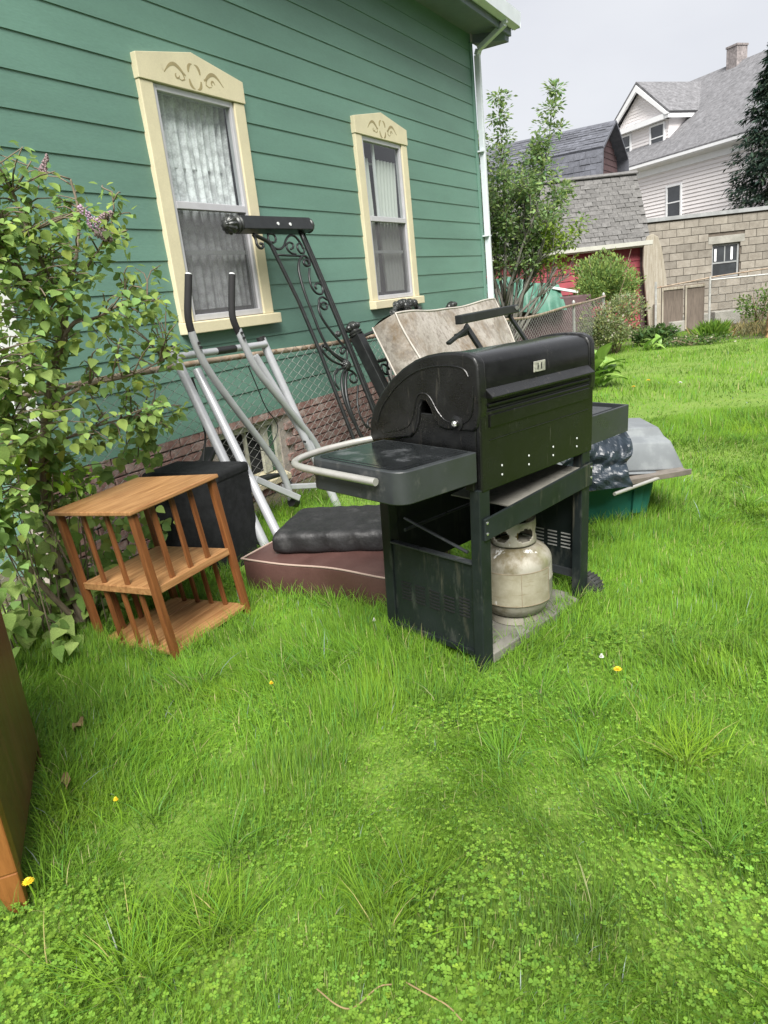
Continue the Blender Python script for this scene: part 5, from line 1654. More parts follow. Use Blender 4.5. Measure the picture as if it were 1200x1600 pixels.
O = BT
mface(lambda u, v: warp(O + th * THK + Vector((0, LEN * u, 0)) - lean * (HGT * v), u, v), 40, 20)
mface(lambda u, v: O + Vector((0, LEN * u, 0)) - lean * (HGT * v) + Vector((0, 0, -.03 * math.sin(u * PI))), 40, 6)
mface(lambda u, v: (lambda A, B: A.lerp(B, v) + lean * (.02 * math.sin(PI * v)))(O + Vector((0, LEN * u, -.03 * math.sin(u * PI))), warp(O + th * THK + Vector((0, LEN * u, 0)), u, 0)), 40, 6)
for u0, sg in ((0, -1), (1, 1)):
    mface(lambda u, v: (lambda A, B: A.lerp(B, u) + Vector((0, sg * .02 * math.sin(PI * u), 0)))(O + Vector((0, LEN * u0, 0)) - lean * (HGT * v), warp(O + th * THK + Vector((0, LEN * u0, 0)) - lean * (HGT * v), u0, v)), 6, 20)
q.build('cover', 'mattress_cloth', mt_, world=True, smooth=True, angle=40)
mat('mattress_piping', (.42, .39, .35), .8, var=.1)
for off in (0, THK):
    q = MB()
    def edge(u, v, off=off):
        p = O + th * off + Vector((0, LEN * u, 0)) - lean * (HGT * v)
        return warp(p, u, v) if off else p + Vector((0, 0, -.03 * math.sin(u * PI)))
    pts = [edge(i / 30, 0) for i in range(31)] + [edge(1, i / 14) for i in range(1, 15)] + [edge(1 - i / 30, 1) for i in range(1, 31)] + [edge(0, 1 - i / 14) for i in range(1, 14)]
    q.tube(pts, .009, 8, closed=True); q.build('piping', 'mattress_piping', mt_, world=True, smooth=True, angle=180)

# ------------------------------------------------------------------ black metal stand between grill and mattress
st = thing('black_metal_stand', 'black metal folding stand between grill hood and mattress', 'stand', (-2.05, 4.2, 0))
Q = lambda a, b, d: Vector(on_depth(a, b, d))
q = MB(); q.bar(Q(716, 500, 4.55), Q(806, 482, 5.15), .05, .055, up=(0, 0, 1)); q.build('top_bar', 'iron_black', st, world=True, bevel=.006)
e = Q(727, 508, 4.58); f_ = Q(753, 548, 4.62); gdir = (f_ - e).normalized()
q = MB(); q.bar(e, e + gdir * ((e.z) / -gdir.z), .045, .02, up=(1, 0, 0)); q.build('leg', 'iron_black', st, world=True, bevel=.004)
e = Q(795, 492, 5.10); f_ = Q(822, 532, 5.15); gdir = (f_ - e).normalized()
q = MB(); q.bar(e, e + gdir * ((e.z) / -gdir.z), .03, .02, up=(1, 0, 0)); q.build('leg', 'iron_black', st, world=True, bevel=.004)
q = MB(); q.bar(Q(731, 512, 4.56), Q(700, 537, 4.45), .035, .02); q.bar(Q(728, 520, 4.56), Q(712, 526, 4.5), .03, .03); q.build('hinge_arm', 'iron_black', st, world=True, bevel=.004)
q = MB(); p = Q(803, 481, 5.12); q.tube([p, p + Vector((.03, -.02, 0))], .014, 10); q.build('bolt', 'steel_bright', st, world=True)

# ------------------------------------------------------------------ green tote with scraps piled on it
mat('tote_green', (.018, .125, .088), .42, var=.12, scale=4, rvar=.08, stains=[((.03, .11, .08), 9, .6, .8, (1, 1, 1))])
mat('silver_plastic', (.17, .185, .195), .5, var=.08, scale=5, rvar=.1, stains=[((.24, .26, .265), 5, .5, .7, (1, 1, 1))], metal=.1)
mat('bag_plastic', (.026, .036, .048), .36, var=.25, scale=6, spec=.5)
mat('brown_tray', (.16, .14, .12), .5, var=.25, scale=8)
ty = math.atan2(.213, .274)
tb = thing('green_tote', 'dark green plastic tote on the grass behind the grill', 'tote', (-1.20, 4.62, 0), (0, 0, ty))
a_, b_, c_, d_ = .29, .21, .335, .25
q = MB(); H_ = .30
P = [(-a_, -b_, 0), (a_, -b_, 0), (a_, b_, 0), (-a_, b_, 0), (-c_, -d_, H_), (c_, -d_, H_), (c_, d_, H_), (-c_, d_, H_)]
q.add(P, [(0, 3, 2, 1), (0, 1, 5, 4), (1, 2, 6, 5), (2, 3, 7, 6), (3, 0, 4, 7), (4, 5, 6, 7)]); tbo = q.build('body', 'tote_green', tb, bevel=.03, seg=4, smooth=True, angle=60)
q = MB(); q.box2((-c_ - .018, -d_ - .018, H_ - .03), (c_ + .018, d_ + .018, H_)); q.build('rim', 'tote_green', tb, bevel=.012)
q = MB(); q.hexa([(.17, -.245, .06), (.225, -.25, .06), (.225, -.23, .06), (.17, -.225, .06), (.18, -.262, .26), (.25, -.265, .26), (.25, -.24, .26), (.18, -.24, .26)]); q.build('handle_rib', 'tote_green', tb, bevel=.006)
ft = thing('flat_tray', 'thin brown metal tray lying across the green tote', 'tray', (-1.05, 4.55, .33), (.10, -.03, ty))
q = MB(); q.box2((-.36, -.25, 0), (.40, .27, .014)); q.box2((-.36, -.26, .0), (.40, -.245, .035)); q.build('sheet', 'brown_tray', ft, bevel=.003)
pole = thing('metal_pole', 'thin pale metal pole sticking out under the silver tub', 'pole', tuple(on_depth(985, 764, 4.05)))
q = MB(); q.tube([tuple(on_depth(960, 772, 3.98)), tuple(on_depth(1056, 737, 4.30))], .011, 10); q.build('rod', 'bright_bar', pole, world=True, smooth=True)
tub = thing('silver_tub', 'upturned silver grey plastic tub on top of the green tote', 'tub', (-1.02, 4.70, .372), (.10, .10, ty))
q = MB()
lo_ = [(-.42, -.25), (.30, -.25), (.30, .24), (-.42, .24)]; md = [(-.38, -.17), (.235, -.17), (.235, .20), (-.38, .20)]; hi_ = [(-.36, -.07), (.19, -.07), (.19, .18), (-.36, .18)]
V = [(x, y, .0) for x, y in lo_] + [(x, y, .02) for x, y in lo_] + [(x, y, .165) for x, y in md] + [(x * 1.0, y, .18) for x, y in [(-.37, -.10), (.225, -.10), (.225, .19), (-.37, .19)]] + [(x, y, .235) for x, y in hi_]
F = [(0, 3, 2, 1)]
for j in range(4):
    for i in range(4):
        F.append((j * 4 + i, j * 4 + (i + 1) % 4, (j + 1) * 4 + (i + 1) % 4, (j + 1) * 4 + i))
F.append((16, 17, 18, 19)); q.add(V, F); q.build('shell', 'silver_plastic', tub, bevel=.012, seg=3, smooth=True, angle=50)
q = MB(); q.box2((-.44, -.27, -.012), (.32, .26, .0)); q.build('rim', 'silver_plastic', tub, bevel=.006)
# crumpled bag thrown over the near end of the tub
bagr = np.random.default_rng(3)
bag = thing('black_plastic_bag', 'crumpled dark plastic bag hanging over the silver tub', 'bag', tuple(on_depth(960, 700, 4.10)), (0, 0, YAW))
fw_ = [(bagr.uniform(10, 36), bagr.uniform(-26, 26), bagr.uniform(0, 6), bagr.uniform(.35, 1)) for _ in range(12)]


def bagf(u, v):
    x = -.26 + .34 * u + (.02 * math.sin(v * 7)) - .12 * v * (1 - u)
    drop = v
    z = .05 - .30 * drop + .05 * math.sin(u * 5 + .5) * (1 - v) + .05 * u * (1 - v)
    y = .10 - .16 * math.sin(min(drop * 1.5, 1) * PI / 2) + .06 * drop
    r = sum(w * .026 * abs((((a * u + b * v) * .16 + c) % 1.0) - .5) for a, b, c, w in fw_)
    pinch = math.exp(-((v - .55) / .12) ** 2) * .05
    return (x, y - r + pinch, z + .4 * r)


q = MB(); q.sheet(bagf, 34, 30); bo = q.build('film', 'bag_plastic', bag)
sd = bo.modifiers.new('thickness', 'SOLIDIFY'); sd.thickness = .003

# ------------------------------------------------------------------ dresser at the picture edge
mat('dresser_dark', (.09, .036, .02), .38, col2=(.145, .06, .034), scale=3, stretch=(8, 8, .7), rvar=.08, fine=.15, fscale=40, stains=[((.30, .20, .14), 20, .72, .76, (3, 3, .5))], spec=.45)
mat('dresser_orange', (.17, .062, .016), .36, col2=(.26, .105, .03), scale=5, stretch=(8, 8, .8), fine=.1)
e0 = Vector((-1.82, .825, 0)); dv = Vector((-.565, .462, 0)).normalized(); nv = Vector((.63, .775, 0)).normalized()
dr = thing('wooden_dresser', 'dark brown wooden dresser with orange front leg at the picture edge', 'dresser', e0, (0, 0, math.atan2(dv.y, dv.x)))
# local x = along the side towards the back, y = into picture left (away from the shown panel)
q = MB(); q.box2((.045, .0, .10), (.73, .02, .95)); q.build('side_panel', 'dresser_dark', dr, bevel=.004)
q = MB(); q.box2((-.012, -.008, .14), (.04, .07, .95)); q.build('front_stile', 'dresser_orange', dr, bevel=.005)
q = MB(); q.hexa([(-.01, -.007, 0), (.018, -.007, 0), (.018, .035, 0), (-.01, .035, 0), (-.011, -.0075, .139), (.04, -.0075, .139), (.04, .07, .139), (-.011, .07, .139)]); q.build('leg', 'dresser_orange', dr, bevel=.004)
q = MB(); q.box2((.69, .0, 0), (.73, .04, .099)); q.build('leg', 'dresser_dark', dr, bevel=.004)
q = MB(); q.box2((-.008, .07, .10), (.02, .9, .20)); q.build('apron', 'dresser_orange', dr, bevel=.004)
q = MB(); q.box2((.0, .07, .20), (.73, .9, .95)); q.build('carcass', 'dresser_dark', dr, bevel=.004)
q = MB(); q.box2((-.03, -.02, .951), (.75, .95, .975)); q.build('top', 'dresser_dark', dr, bevel=.006)

# ------------------------------------------------------------------ lilac at the corner of the house
def in_poly(x, y, poly):
    r = False; j = len(poly) - 1
    for i in range(len(poly)):
        xi, yi = poly[i]; xj, yj = poly[j]
        if (yi > y) != (yj > y) and x < (xj - xi) * (y - yi) / (yj - yi) + xi:
            r = not r
        j = i
    return r


lil = thing('lilac_bush', 'tall leafy lilac bush with faded purple blossoms at the house corner', 'shrub', (-3.3, 2.05, 0))
LB = Vector((-3.3, 2.05, 0))
stems = []


def stem(pts, r0, r1):
    P = smooth_path([Vector(on_x(a, b, x)) for a, b, x in pts], 2)
    n = len(P)
    stems.append((P, [r0 + (r1 - r0) * i / (n - 1) for i in range(n)]))


stem([(150, 1010, -3.25), (85, 870, -3.3), (62, 740, -3.3), (72, 620, -3.25), (90, 540, -3.2), (100, 480, -3.15), (60, 400, -3.1), (20, 300, -3.1)], .022, .006)
stem([(140, 1008, -3.3), (70, 860, -3.35), (70, 700, -3.3), (98, 530, -3.2), (110, 450, -3.2), (120, 400, -3.2), (125, 330, -3.2), (110, 280, -3.2)], .018, .005)
stem([(92, 560, -3.2), (110, 500, -3.1), (150, 500, -3.05), (185, 475, -3.05), (230, 470, -3.0)], .014, .004)
stem([(98, 520, -3.2), (30, 430, -3.0), (0, 330, -2.95), (-60, 250, -2.9)], .016, .006)
stem([(75, 640, -3.25), (130, 600, -3.1), (200, 590, -3.05), (260, 560, -3.05)], .012, .003)
stem([(70, 700, -3.3), (160, 660, -3.2), (230, 650, -3.15)], .010, .003)
stem([(110, 450, -3.2), (150, 400, -3.15), (180, 340, -3.1), (175, 300, -3.1)], .009, .003)
stem([(60, 760, -3.3), (10, 640, -3.1), (-50, 540, -3.0)], .016, .006)
stem([(150, 1000, -3.2), (30, 880, -3.2), (-20, 760, -3.1), (-60, 650, -3.0)], .018, .006)
# tangled thin dead stems near the ground
for k in range(34):
    x0 = random.uniform(-60, 110); xx = random.uniform(-3.48, -3.25)
    a = on_x(x0 + 60, 1000, xx); a[2] = 0
    b = on_x(x0 + random.uniform(-70, 60), random.uniform(700, 880), xx + random.uniform(-.1, .15))
    mid = (a + b) / 2 + rng.normal(0, .05, 3)
    stems.append((smooth_path([Vector(a), Vector(mid), Vector(b)], 1), [.006 - .0035 * i / 6 for i in range(7)]))
m = MB()
for pts, rs in stems:
    rs = [float(np.interp(i / (len(pts) - 1), np.linspace(0, 1, len(rs)), rs)) for i in range(len(pts))]
    m.tube(pts, rs, 7 if rs[0] > .01 else 4)
SIL = [(-70, 205), (30, 218), (62, 236), (96, 280), (150, 288), (186, 288), (208, 335), (236, 398), (263, 430), (262, 475), (302, 548), (285, 575), (288, 640), (262, 680), (230, 706), (150, 770), (60, 830), (-70, 850)]
HOLES = [((140, 395), 22), ((165, 440), 18), ((60, 300), 16), ((205, 520), 20), ((110, 560), 16), ((120, 350), 14), ((60, 660), 14), ((225, 600), 14)]
mainp = [p for pts, rs in stems[:9] for p in pts]
mp_ = np.array([list(p) for p in mainp])
leafP = []; leafA = []; leafS = []; leafU = []
tries = 0; nodes = 0
while nodes < 450 and tries < 12000:
    tries += 1
    a, b = random.uniform(-70, 302), random.uniform(205, 850)
    if not in_poly(a, b, SIL):
        continue
    if any(math.hypot(a - c[0], b - c[1]) < r for c, r in HOLES) and random.random() < .85:
        continue
    if (a > 140 or b < 330) and random.random() < .40:
        continue
    x = random.uniform(-3.42, -2.82)
    if a > 55 and b > 690:
        x = random.uniform(-3.48, -3.22)
    P = on_x(a, b, x)
    if P[0] < -3.5:
        continue
    nodes += 1
    d2 = np.linalg.norm(mp_ - P, axis=1) + .6 * np.maximum(mp_[:, 2] - P[2] + .05, 0)
    j = int(np.argmin(d2)); base = Vector(mp_[j]); tip = Vector(P)
    if (tip - base).length < .9:
        mid = base.lerp(tip, .55) + Vector((random.uniform(-.03, .03), random.uniform(-.03, .03), random.uniform(-.02, .05)))
        m.tube(smooth_path([base, mid, tip], 1), [.005 - .003 * i / 6 for i in range(7)][:len(smooth_path([base, mid, tip], 1))], 4)
    dirn = (tip - base).normalized() if (tip - base).length > .02 else Vector((0, 0, 1))
    dirn = (dirn + Vector((0, 0, .35))).normalized()
    npair = random.randint(3, 5)
    for k in range(npair):
        q = tip - dirn * (.045 * (npair - 1 - k)) + Vector((random.gauss(0, .012), random.gauss(0, .012), random.gauss(0, .012)))
        ang = random.uniform(0, PI)
        side = dirn.orthogonal().normalized()
        side = Matrix.Rotation(ang + (PI / 2) * (k % 2), 3, dirn) @ side
        for sg in (-1, 1):
            ax_ = (side * sg * .9 + dirn * (.25 + .4 * (k == npair - 1)) + Vector((.12, -.1, -.62 + random.gauss(0, .25)))).normalized()
            leafP.append(q + side * sg * .012); leafA.append(ax_); leafS.append(random.uniform(.032, .066) * (.7 if k == npair - 1 else 1))
            leafU.append(Vector((random.gauss(.25, .35), random.gauss(-.25, .35), 1)))
# leaves and weeds low down at the foot
for k in range(520):
    a, b = random.uniform(-60, 235), random.uniform(740, 1000)
    if a > 120 and b < 880:
        continue
    x = random.uniform(-3.45, -2.9) if a < 55 else random.uniform(-3.5, -3.18)
    P = on_x(a, b, x)
    if P[2] < .03 or P[2] > .6:
        continue
    leafP.append(Vector(P)); leafA.append(Vector((random.gauss(.3, .5), random.gauss(-.3, .5), random.gauss(-.35, .3))).normalized()); leafS.append(random.uniform(.04, .085)); leafU.append(Vector((random.gauss(.3, .3), random.gauss(-.3, .3), 1)))
# ivy creeping on the fence behind the bookshelf
for k in range(560):
    a, b = random.uniform(40, 330), random.uniform(690, 985)
    if b < 690 + (a - 40) * .02 or (a > 250 and (b < 760 or random.random() < .5)):
        continue
    P = on_x(a, b, random.uniform(-3.56, -3.30))
    if P[2] < .02 or P[2] > .85:
        continue
    leafP.append(Vector(P)); leafA.append(Vector((random.gauss(.4, .4), random.gauss(-.2, .5), random.gauss(-.5, .3))).normalized()); leafS.append(random.uniform(.045, .085)); leafU.append(Vector((random.gauss(.7, .3), random.gauss(-.4, .3), .7)))
# broad low leaves at the lawn edge near the dresser
for k in range(70):
    a, b = random.uniform(-40, 125), random.uniform(930, 1012)
    P = on_z(a, b, random.uniform(.03, .22))
    leafP.append(Vector(P)); leafA.append(Vector((random.gauss(.5, .5), random.gauss(-.5, .5), random.gauss(-.2, .25))).normalized()); leafS.append(random.uniform(.07, .12)); leafU.append(Vector((random.gauss(.2, .3), random.gauss(-.2, .3), 1)))
m.build('branches', 'bark', lil, world=True, smooth=True, angle=180)
leafP = np.array(leafP); leafA = np.array(leafA); leafS = np.array(leafS); leafU = np.array(leafU)
print('lilac leaves', len(leafP))
FR = frames(leafA, leafU)
dist = np.linalg.norm(leafP - EYE, axis=1)
order = np.argsort(-(leafS / dist))
lm = []
for k in range(4):
    tv = LEAF_HEART[0].copy(); tv[:, 2] *= (.6, 1.2, 1.8, .9)[k]; tv[:, 2] -= (.10, .25, .02, .35)[k] * tv[:, 1] ** 2; tv[:, 0] *= (1, .92, 1.05, .85)[k]
    me = bpy.data.meshes.new('leaf'); me.from_pydata([tuple(p) for p in tv], [], LEAF_HEART[1]); me.materials.append(MATS['lilac_leaf_%d' % k])
    me.polygons.foreach_set('use_smooth', [True] * len(me.polygons)); lm.append(me)
for i in order[:300]:
    o = bpy.data.objects.new('leaf', lm[random.randrange(4)]); COL.objects.link(o); o.parent = lil
    M_ = Matrix([list(FR[i][0]) + [0], list(FR[i][1]) + [0], list(FR[i][2]) + [0], [0, 0, 0, 1]]) @ Matrix.Scale(leafS[i], 4)
    M_.translation = Vector(leafP[i]) - LB
    o.matrix_basis = M_
rest = order[300:]
hi = leafP[rest][:, 2]
tn = tones(len(rest), (.25, .37, .10), .2, .12)
V, F, C = scatter(LEAF_HEART, leafP[rest] - np.array(LB), FR[rest], leafS[rest], tn)
o = np_mesh('foliage', V, F, 3, 'leaf', lil, C, smooth=True); o['kind'] = 'stuff'


def panicle(nm, a, b, x, ln, rad, mt, tilt):
    base = Vector(on_x(a, b, x)); q = MB()
    ax_ = Vector(tilt).normalized()
    for k in range(150):
        t = random.random(); rr = rad * (1 - .75 * t) * random.uniform(.5, 1.0)
        an = random.uniform(0, 2 * PI); s = ax_.orthogonal().normalized(); u = ax_.cross(s)
        c = base + ax_ * (ln * t) + (s * math.cos(an) + u * math.sin(an)) * rr
        d = random.uniform(.004, .008)
        q.add([c + Vector((d, 0, 0)), c + Vector((0, d, 0)), c + Vector((-d, 0, .002)), c + Vector((0, -d, .002)), c + Vector((0, 0, d)), c - Vector((0, 0, d))], [(0, 1, 4), (1, 2, 4), (2, 3, 4), (3, 0, 4), (1, 0, 5), (2, 1, 5), (3, 2, 5), (0, 3, 5)])
    q.tube([base - ax_ * .05, base + ax_ * ln], .003, 4)
    return q.build(nm, mt, lil, world=True)


panicle('blossom', 152, 356, -3.0, .12, .036, 'blossom', (-.35, -.35, .8))
panicle('dry_blossom', 152, 362, -2.98, .08, .034, 'blossom_dry', (.5, .2, -.4))
panicle('dry_blossom', 64, 278, -3.1, .11, .022, 'blossom_dry', (.2, .35, .8))
panicle('dry_blossom', 158, 345, -3.02, .07, .03, 'blossom_dry', (.5, .3, .3))

# bright young shoots in front of the lilac
for i, (a, b, x, n, lab) in enumerate(((115, 752, -3.2, 26, 'small bright green sapling above the bookshelf top'), (12, 735, -3.05, 22, 'bright green shoot at the picture edge below the lilac'))):
    c = Vector(on_x(a, b, x)); g0 = Vector((c.x, c.y, 0))
    s = thing('young_shoot', lab, 'plant', g0, group='young shoots')
    q = MB(); q.tube([(0, 0, 0), (.02, -.01, c.z * .6), (0, 0, c.z + .03)], [.0035, .003, .002], 5); q.build('stem', 'bark', s, smooth=True)
    P = np.array([[0, 0, c.z]]) + rng.normal(0, .045, (n, 3)) * np.array([1, 1, .8]); A = rng.normal(0, .6, (n, 3)) + np.array([0, 0, .6])
    tv = tones(n, (.24, .42, .03), .1)
    for k in range(n):
        q = MB(); fr_ = frames(A[k:k + 1], rand_unit(1) * .4 + np.array([[.3, -.3, 1]]))
        V, F, _ = scatter(LEAF_LONG, P[k:k + 1], fr_, [random.uniform(.045, .075)], tv[k:k + 1]); q.add(V, F); q.build('leaf', 'shoot_leaf', s) if 'shoot_leaf' in MATS else (mat('shoot_leaf', (.22, .40, .03), .45, var=.15, trans=.3), q.build('leaf', 'shoot_leaf', s))

# ------------------------------------------------------------------ grass and clover
_ph = np.random.default_rng(21)
_W = [(_ph.normal(0, 1, 2), _ph.uniform(0, 6.28)) for _ in range(40)]


def fld(x, y, sc, k0, n=8):
    v = 0
    for k in range(k0, k0 + n):
        w, p = _W[k % 40]; v = v + np.sin((w[0] * x + w[1] * y) * sc * (1 + .25 * (k - k0)) + p)
    return v / math.sqrt(n * .5)      # about unit variance


def lz(x, y):
    return .018 * np.sin(x * 1.7 + .6 * y) * np.sin(y * 1.1 - .4 * x) + .01 * np.sin(3.1 * x + 1.3) * np.cos(2.7 * y) + .02


RECTS = [(-2.22, 3.2, -.012, .47, .34), (-3.17, 3.2, .08, .28, .16), (-1.20, 4.62, ty, .28, .20)]
bsM = Matrix.Rotation(1.532, 2)
bc_ = Vector((-2.501, 2.089)) + bsM @ Vector((.235, .267))
RECTS.append((bc_.x, bc_.y, 1.532, .24, .27))
gc_ = Vector((-1.085, 2.467)) + Matrix.Rotation(1.306, 2) @ Vector((.45, .26))
RECTS.append((gc_.x, gc_.y, 1.306, .30, .20))
dc_ = e0.xy + dv.xy * .36 - nv.xy * .45
RECTS.append((dc_.x, dc_.y, math.atan2(dv.y, dv.x), .35, .44))


def clear(x, y):
    ok = (x > -3.66) | (y > 10.4)
    for cx_, cy_, an, hx_, hy_ in RECTS:
        c, s = math.cos(an), math.sin(an)
        u = (x - cx_) * c + (y - cy_) * s; v = -(x - cx_) * s + (y - cy_) * c
        ok &= ~((np.abs(u) < hx_) & (np.abs(v) < hy_))
    return ok


def sample(n, d0, d1, power=1.0, half=.84):
    """points spread over the wedge of lawn the yard shows, d0..d1 metres out"""
    t = rng.random(n)
    d = np.sqrt(d0 * d0 + t * (d1 * d1 - d0 * d0)) if power == 1 else d0 * (d1 / d0) ** t
    l = rng.uniform(-half, half, n) * d
    return RT[0] * l + FW[0] * d, RT[1] * l + FW[1] * d, d, l


def clover_w(d, l, x, y):
    e = 2.55 - d + .42 * np.minimum(l + .1, .0) * 0 - .55 * np.maximum(l - .25, 0) - .9 * np.maximum(-l - .75, 0) + .28 * fld(x, y, 2.2, 3) + .22 * fld(x, y, 6, 9)
    return 1 / (1 + np.exp(-4.5 * e))


CHUNK = {'v': [], 'f': [], 'c': [], 'n': 0}


def blades(x, y, h, w, lean, ldir, tone, nseg):
    n = len(x)
    face = ldir + PI / 2 + rng.normal(0, .8, n)
    z0 = lz(x, y) - .008
    ts = np.linspace(0, 1, nseg + 1)
    V = np.zeros((n, 2 * nseg + 1, 3))
    for k, t in enumerate(ts):
        bend = lean * t ** 1.7
        hh = h * (t - .45 * np.minimum(lean / h, 1.2) * t ** 2 * .9)
        cx_ = x + np.cos(ldir) * bend; cy_ = y + np.sin(ldir) * bend; cz_ = z0 + np.maximum(hh, .004)
        ww = w * (1 - .72 * t ** 1.6) * .5
        if k < nseg:
            V[:, 2 * k] = np.stack([cx_ - np.cos(face) * ww, cy_ - np.sin(face) * ww, cz_], 1)
            V[:, 2 * k + 1] = np.stack([cx_ + np.cos(face) * ww, cy_ + np.sin(face) * ww, cz_], 1)
        else:
            V[:, 2 * k] = np.stack([cx_, cy_, cz_], 1)
    tri = []
    for k in range(nseg - 1):
        a = 2 * k; tri += [(a, a + 1, a + 3), (a, a + 3, a + 2)]
    a = 2 * (nseg - 1); tri.append((a, a + 1, a + 2))
    m_ = 2 * nseg + 1
    F = np.array(tri)[None] + (np.arange(n) * m_)[:, None, None]
    return V.reshape(-1, 3), F.reshape(-1, 3), np.repeat(tone, m_, axis=0)


def grass_tone(n, x, y):
    a = fld(x, y, 1.1, 14)[:, None]; b = fld(x, y, 4.0, 22)[:, None]
    base = np.array([[.160, .312, .028]]) * (1 + .07 * a + .07 * b)
    base = base + np.maximum(fld(x, y, 2.6, 30)[:, None] - .9, 0) * np.array([[.03, .03, .0]])
    base = base * (1 + rng.normal(0, .16, (n, 1)))
    yel = rng.random(n) < .03
    base[yel] = np.array([[.42, .40, .18]]) * (1 + rng.normal(0, .15, (yel.sum(), 1)))
    blu = rng.random(n) < .10
    base[blu] *= np.array([[.75, .95, 1.9]])
    return np.clip(base, .01, .6)


parts_v, parts_f, parts_c = [], [], []
base_n = 0


def put(V, F, C):
    global base_n
    parts_v.append(V); parts_f.append(F + base_n); parts_c.append(C); base_n += len(V)


for (n, d0, d1, seg, wid, hmin, hmax) in ((190000, .8, 2.2, 3, .0024, .035, .12), (170000, 2.1, 4.2, 3, .0034, .05, .14), (120000, 4.0, 7.5, 2, .0055, .05, .14), (110000, 7.3, 17.0, 2, .0095, .05, .12)):
    x, y, d, l = sample(n, d0, d1)
    ok = clear(x, y)
    cw = clover_w(d, l, x, y)
    ok &= rng.random(n) > cw * .30
    tuft = fld(x, y, 5.5, 0)
    ok &= (rng.random(n) < .82 + .2 * tuft) | (cw < .3)
    x, y, d, l, cw, tuft = x[ok], y[ok], d[ok], l[ok], cw[ok], tuft[ok]
    k = len(x)
    hf = .72 + .22 * fld(x, y, 1.6, 6) + .16 * tuft
    h = (hmin + (hmax - hmin) * rng.random(k) ** 1.1) * np.clip(hf, .4, 1.45) * (1 - .16 * cw)
    ldir = 2.2 * fld(x, y, 1.3, 17) + rng.normal(0, .9, k)
    lean = h * np.abs(rng.normal(.45, .30, k)) * np.clip(.9 + .5 * fld(x, y, 1.9, 26), .3, 1.9)
    V, F, C = blades(x, y, h, wid * rng.uniform(.6, 1.4, k), lean, ldir, grass_tone(k, x, y), seg)
    put(V, F, C)
# short fine undergrowth that fills the gaps near the viewer
x, y, d, l = sample(190000, .8, 4.4); ok = clear(x, y); x, y, d = x[ok], y[ok], d[ok]; k = len(x)
h = rng.uniform(.012, .045, k)
V, F, C = blades(x, y, h, rng.uniform(.0022, .0045, k) * np.clip(d / 2, .7, 2), h * rng.uniform(.3, 1.6, k), rng.uniform(0, 2 * PI, k), np.clip(grass_tone(k, x, y) * 1.15, 0, .6), 1)  # lighter tone put into the colour to lift the shaded gaps
put(V, F, C)
# tussocks: dense fountains of longer blades
tx, ty_, td, tl_ = sample(70, 1.2, 6.5)
okk = clear(tx, ty_)
tuss = [(tx[i], ty_[i]) for i in range(70) if okk[i]]
for (a, b) in ((360, 1330), (300, 1080), (480, 1060), (150, 1120), (560, 1040), (640, 1400), (330, 1460), (200, 1530), (900, 1130), (1060, 1200), (700, 1100), (820, 1090), (1000, 1290), (1120, 1350)):
    p = on_z(a, b); tuss += [(p[0], p[1]), (p[0] + .06, p[1] + .03)]
YEL = [on_z(640, 1400), on_z(200, 1530), on_z(330, 1460), on_z(1060, 1200), on_z(600, 1450)]
tuss += [(p[0] + .03, p[1] - .04) for p in YEL] + [(p[0] - .05, p[1] + .02) for p in YEL]
for (cx_, cy_) in tuss:
    k = random.randint(60, 150)
    r = np.abs(rng.normal(0, random.uniform(.03, .08), k)); an = rng.uniform(0, 2 * PI, k)
    x = cx_ + r * np.cos(an); y = cy_ + r * np.sin(an)
    h = rng.uniform(.08, .19, k); tn = grass_tone(k, np.full(k, cx_), np.full(k, cy_)) * np.array([[.92, .98, 1.1]]) * random.uniform(.85, 1.2)
    if any(math.hypot(cx_ - q_[0], cy_ - q_[1]) < .12 for q_ in YEL):
        tn = tn * np.array([[1.18, 1.05, .8]])
    V, F, C = blades(x, y, h, rng.uniform(.0018, .0036, k) * (1 + .25 * math.hypot(cx_, cy_) / 3), h * rng.uniform(.3, 1.0, k), an + rng.normal(0, .4, k), tn, 3)
    put(V, F, C)
# tall fringe around the feet of the things
for cx_, cy_, an, hx_, hy_ in RECTS + [(gc_.x, gc_.y, 1.306, .46, .30)]:
    k = 1500
    s = rng.uniform(-1, 1, k); e = rng.integers(0, 4, k); o_ = rng.uniform(.02, .12, k)
    u = np.where(e == 0, hx_ + o_, np.where(e == 1, -hx_ - o_, s * hx_)); v = np.where(e == 2, hy_ + o_, np.where(e == 3, -hy_ - o_, s * hy_))
    x = cx_ + u * math.cos(an) - v * math.sin(an); y = cy_ + u * math.sin(an) + v * math.cos(an)
    ok = clear(x, y); x, y = x[ok], y[ok]; k = len(x)
    h = rng.uniform(.06, .17, k)
    V, F, C = blades(x, y, h, rng.uniform(.0025, .0045, k), h * rng.uniform(.2, .8, k), rng.uniform(0, 2 * PI, k), grass_tone(k, x, y), 3)
    put(V, F, C)
# thin growth along the fence foot
k = 5000
y = rng.uniform(1.5, 14, k); x = -3.62 + np.abs(rng.normal(0, .12, k)); ok = clear(x, y); x, y = x[ok], y[ok]; k = len(x)
h = rng.uniform(.05, .2, k); V, F, C = blades(x, y, h, rng.uniform(.003, .006, k), h * rng.uniform(.2, .9, k), rng.uniform(0, 6.28, k), grass_tone(k, x, y), 2); put(V, F, C)
V = np.concatenate(parts_v); F = np.concatenate(parts_f); C = np.concatenate(parts_c)
print('grass tris', len(F))
go = np_mesh('grass', V, F, 3, 'grass_blade', None, C)
tag(go, 'long green lawn grass with tussocks', 'grass', kind='stuff')

